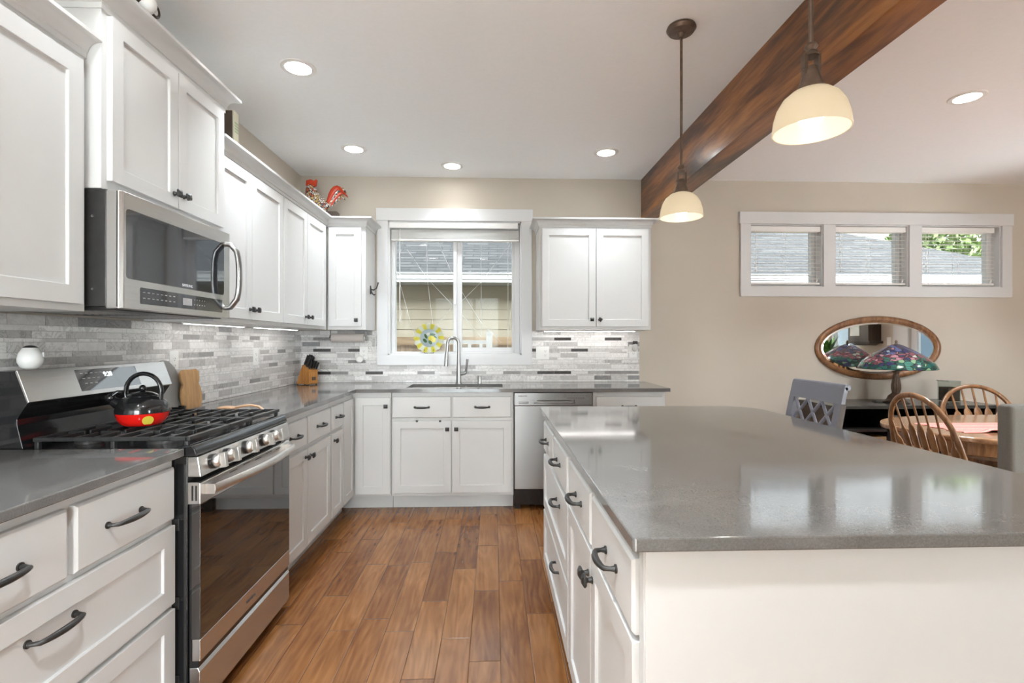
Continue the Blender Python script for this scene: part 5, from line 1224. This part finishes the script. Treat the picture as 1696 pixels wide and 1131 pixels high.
w2.location=(5.33,3.50,0); w2.rotation_euler=(0,0,PI-.12); w2.scale=(1.16,1,.955)
# counter stool with lattice back
root = thing('counter_stool', 'slate grey counter stool with a diamond lattice back at the island side', 'stool', (3.20,2.69,0))
ya,yb = 2.465,2.905
def post(y,t):  # t along height
    z = t; x = 3.335 + (0 if z<.62 else .075*((z-.62)/.43)**1.3); return (x,y,z)
b = MB()
def rail_(z0,z1,th=.022,y0=ya,y1=yb,mi=0):
    x0=post(0,z0)[0]; x1=post(0,z1)[0]
    b.add([(x0,y0,z0),(x0,y1,z0),(x0+th,y1,z0),(x0+th,y0,z0),(x1,y0,z1),(x1,y1,z1),(x1+th,y1,z1),(x1+th,y0,z1)],[(0,1,2,3),(4,5,6,7),(0,1,5,4),(1,2,6,5),(2,3,7,6),(3,0,4,7)],mi)
rail_(.955,1.04); b.tube([(post(0,1.04)[0]+.018,ya,1.038),(post(0,1.04)[0]+.018,yb,1.038)],.017,16); b.build('top_rail','stool',root,bevel=.002,smooth=40)
for y0_,y1_ in ((ya,ya+.045),(yb-.045,yb)):
    b = MB()
    zs=[.0,.3,.62,.70,.78,.86,.955]
    for q in range(len(zs)-1): 
        x0=post(0,zs[q])[0]; x1=post(0,zs[q+1])[0]; th=.030
        b.add([(x0,y0_,zs[q]),(x0,y1_,zs[q]),(x0+th,y1_,zs[q]),(x0+th,y0_,zs[q]),(x1,y0_,zs[q+1]),(x1,y1_,zs[q+1]),(x1+th,y1_,zs[q+1]),(x1+th,y0_,zs[q+1])],[(0,1,2,3),(4,5,6,7),(0,1,5,4),(1,2,6,5),(2,3,7,6),(3,0,4,7)],0)
    o=b.build('back_post',['stool','stoold'],root)
    o.data.update()
    for pl in o.data.polygons:
        if pl.normal.y < -.9 and y0_ == ya: pl.material_index = 1
b = MB(); rail_(.700,.740); b.build('lower_rail','stool',root,bevel=.002)
b = MB()
def lat(ya_,za,yb_,zb):
    A=Vector((post(0,za)[0]+.011,ya_,za)); B=Vector((post(0,zb)[0]+.011,yb_,zb)); b.tube([A,(A+B)/2,B],[(.007,.010)]*3,8,up=(1,0,0))
i0,i1=ya+.045,yb-.045; wv=(i1-i0)/3
for k in range(3):
    lat(i0+wv*k,.955,i0+wv*min(3,k+1.6),.955-.22*min(3-k,1.6)/1.6); lat(i0+wv*(k+1),.955,i0+wv*max(0,k+1-1.6),.955-.22*min(k+1,1.6)/1.6)
lat(i0,.85,i0+wv*1.0,.735); lat(i1,.85,i1-wv*1.0,.735)
b.build('lattice','stool',root,bevel=.001)
b = MB(); b.box((2.98,ya+.01,.585),(3.345,yb-.01,.625)); b.build('seat','stool',root,bevel=.010,seg=3)
for yy in (ya+.02,yb-.05): MB().box((3.00,yy,0),(3.03,yy+.03,.585)).build('leg','stool',root,bevel=.002)
for yy in (ya+.027,yb-.043): MB().box((3.03,yy,.24),(3.335,yy+.016,.265)).build('stretcher','stool',root)
# parsons chair
root = thing('upholstered_chair', 'taupe fabric upholstered dining chair with its back to the island at the right edge', 'chair', (4.07,2.30,0))
MB().box((3.835,2.055,.40),(4.30,2.125,1.0)).build('back','taupe',root,bevel=.018,seg=4,smooth=50)
MB().box((3.845,2.127,.40),(4.29,2.50,.49)).build('seat','taupe',root,bevel=.02,seg=4,smooth=50)
for xx in (3.86,4.24):
    for yy in (2.07,2.45): MB().box((xx,yy,0),(xx+.035,yy+.035,.40)).build('leg','darkwood',root,bevel=.002)
b = MB(); b.box((3.925,2.0505,.79),(3.94,2.0545,.95)); b.build('pull_slot','steeld',root)
b = MB(); b.tube([(3.935+.016*math.cos(a),2.048,.765+.016*math.sin(a)) for a in [i/16*2*PI for i in range(16)]],.0025,8,closed=True); b.cyl((3.935,2.054,.784),(3.935,2.044,.784),.005,10); b.build('ring_pull','black',root,smooth=50)

# things seen only in the mirror
root = thing('wall_clock_cabinet', 'dark wood hanging clock cabinet on the east wall, seen in the oval mirror', 'clock', (XR-.1,1.38,1.25))
b = MB(); b.box((XR-.20,1.17,1.28),(XR-.002,1.60,2.0)); b.box((XR-.215,1.13,1.245),(XR-.002,1.64,1.28)); b.prism([(1.20,1.245),(1.57,1.245),(1.50,1.215),(1.27,1.215)],lambda p,q,d:(d,p,q),XR-.17,XR-.002); b.build('case','darkwood',root,bevel=.004)
MB().box((XR-.204,1.22,1.36),(XR-.2005,1.42,1.92)).build('glass_door','blueglass',root)
outr = thing('potted_plant','leafy green houseplant in a pot by the east wall, seen in the oval mirror','plant',(6.95,.98,0))
b = MB(); b.lathe([(0,0),(.14,0),(.17,.30),(.18,.32),(.16,.32),(.15,.28),(0,.28)],(6.95,.98,.55),28); b.build('pot','stoold',outr,smooth=40)
MB().lathe([(0,0),(.16,0),(.16,.02),(.03,.05),(.03,.52),(.15,.545),(0,.549)],(6.95,.98,0),24).build('stand','darkwood',outr,smooth=40)
rnd=random.Random(5); b=MB()
for i in range(90):
    a=rnd.random()*2*PI; el=rnd.uniform(.1,1.4); L_=rnd.uniform(.2,.5); base=Vector((6.95,.98,.84)); dr_=Vector((math.cos(a)*math.cos(el)*.8,math.sin(a)*math.cos(el),math.sin(el))); tip=base+dr_*(L_+.15)
    tip.x=min(tip.x,7.3); md=base+(tip-base)*.55+Vector((0,0,.05)); sd=dr_.cross(Vector((0,0,1))).normalized()*rnd.uniform(.03,.06)
    b.add([base+(tip-base)*.3,md-sd,tip+Vector((0,0,-.06)),md+sd,md+Vector((0,0,.012))],[(0,1,4),(1,2,4),(2,3,4),(3,0,4)])
b.build('foliage','leaf',outr,recalc=False)
r = thing('light_switch','white light switch beside the patio door, seen in the oval mirror','switch',(XR,1.745,1.28)); MB().box((XR-.006,1.71,1.22),(XR-.0005,1.78,1.335)).build('cover_plate','plastic',r,bevel=.002); MB().box((XR-.009,1.735,1.25),(XR-.006,1.755,1.305)).build('toggle','plastic',r)

# ------------------------------------------------------------------ outdoors
struct(MB().box((-12,D+T+.01,-.6),(24,40,-.5)).build('ground','ground'))
struct(MB().box((XR+T+.01,-14,-.3),(22,.3,-.12)).build('patio','concrete'))  # pale paving added outside to bounce daylight up to the ceiling
struct(MB().box((-2,-14,-.3),(XR+T,YS-T-.01,-.12)).build('patio','concrete'))  # same added paving on the south side, bouncing daylight indoors
struct(MB().prism([(YS-.7,2.86),(D+.75,2.86),(.64,5.6)],lambda p,q,d:(d,p,q),-.7,XR+.7).build('roof','shingle'))  # unseen gable over the room, made tall to block the southern sky
root = thing('neighbor_house', 'neighbouring house with tan lap siding and grey shingle roof outside the windows', 'house', (3,9,-.5))
b = MB(); z = -.5; pitch=.1655; z = 1.3128-pitch*11
while z < 2.2: b.add([(-7,8.5,z),(11.0,8.5,z),(11.0,8.512,z+pitch),(-7,8.512,z+pitch),(-7,8.512,z),(11.0,8.512,z)],[(0,1,2,3),(4,5,1,0)]); z += pitch
b.box((-7,8.515,-.499),(11.0,8.7,2.25)); b.build('siding_wall','siding',root)
b = MB(); b.box((-7.5,7.98,2.20),(11.4,8.06,2.24)); b.box((-7.5,7.98,2.25),(11.4,8.09,2.33)); b.box((-7.5,7.96,2.33),(11.4,8.09,2.348)); b.box((-7.5,8.06,2.20),(11.4,8.52,2.215)); b.build('gutter','gutter',root)
b = MB(); sl=.5; e0=(8.02,2.345); top_=(11.02,2.345+3.0*sl)
b.add([(-7.5,e0[0],e0[1]),(11.4,e0[0],e0[1]),(11.4-3.0,top_[0],top_[1]),(-7.5,top_[0],top_[1]),(-7.5,e0[0],e0[1]-.02),(11.4,e0[0],e0[1]-.02),(11.4,14.02,e0[1]),(-7.5,14.02,e0[1])],[(0,1,2,3),(0,4,5,1),(1,6,2),(3,2,6,7)]); b.build('roof','shingle',root,recalc=False)
root = thing('wood_fence', 'weathered cedar fence between the houses, seen low in the sink window', 'fence', (3,7,-.5))
b = MB()
x=-5
while x<9: b.box((x,7.03,-.499),(x+.138,7.05,1.225)); x+=.142
b.build('pickets','fencewood',root)
MB().box((-5,6.99,1.225),(9,7.05,1.335)).build('top_rail','rail_wood',root)
root = thing('white_railing', 'white vinyl railing with a capped post outside the sink window', 'railing', (1.3,5.6,-.5))
b = MB(); b.box((1.10,5.57,1.245),(1.60,5.63,1.285)); b.box((1.10,5.58,.50),(1.60,5.62,.54)); b.build('rail','trim',root,bevel=.003)
b = MB(); b.box((1.59,5.555,-.499),(1.655,5.62,1.36)); b.prism([(1.583,1.36),(1.662,1.36),(1.655,1.372),(1.6225,1.388),(1.590,1.372)],lambda p,q,d:(p,d,q),5.55,5.625); b.build('post','trim',root,bevel=.002)
for k in range(4): xx=1.14+k*.125; MB().box((xx,5.59,.54),(xx+.034,5.61,1.245)).build('baluster','trim',root)
b = MB(); b.box((1.10,5.56,-.499),(1.13,5.63,.50)); b.build('support','trim',root)
def tree(x,y,h,R_,seed,label):
    r = thing('leafy_tree', label, 'tree', (x,y,-.5),'trees behind the neighbouring house'); MB().tube([(x,y,-.5),(x+.1,y,h*.4),(x,y,h*.8)],[.2,.14,.06],12).build('trunk','bark',r,smooth=60)
    rnd=random.Random(seed); b=MB()
    for i in range(2600):
        u_=Vector((rnd.gauss(0,1),rnd.gauss(0,1),rnd.gauss(0,1))).normalized()*(rnd.random()**.4)*R_; c=Vector((x,y,h))+Vector((u_.x,u_.y,u_.z*.8)); s1=Vector((rnd.gauss(0,1),rnd.gauss(0,1),rnd.gauss(0,1))).normalized()*.11; s2=s1.cross(Vector((rnd.gauss(0,1),rnd.gauss(0,1),rnd.gauss(0,1)))).normalized()*.07
        b.add([c-s1,c+s2,c+s1,c-s2],[(0,1,2,3)])
    b.build('foliage','tree',r,recalc=False)
tree(15.0,15,3.75,1.5,1,'green leafy tree beyond the roof, nearest the hip'); tree(20,17.5,3.7,1.7,2,'green leafy tree beyond the roof, farther right')
root = thing('blue_house', 'blue-grey lap-sided house outside the patio door, seen in the oval mirror', 'house', (9.6,1,-.5))
b = MB(); z=-.5
while z<3.5: b.add([(9.6,-2.8,z),(9.6,4.6,z),(9.615,4.6,z+.17),(9.615,-2.8,z+.17),(9.615,-2.8,z),(9.615,4.6,z)],[(0,3,2,1),(4,0,1,5)]); z+=.17
b.box((9.618,-2.8,-.499),(9.9,4.6,3.5)); b.build('siding_wall','bluesiding',root)

# tidy helper properties
for o in bpy.data.objects:
    if '_o' in o: del o['_o']
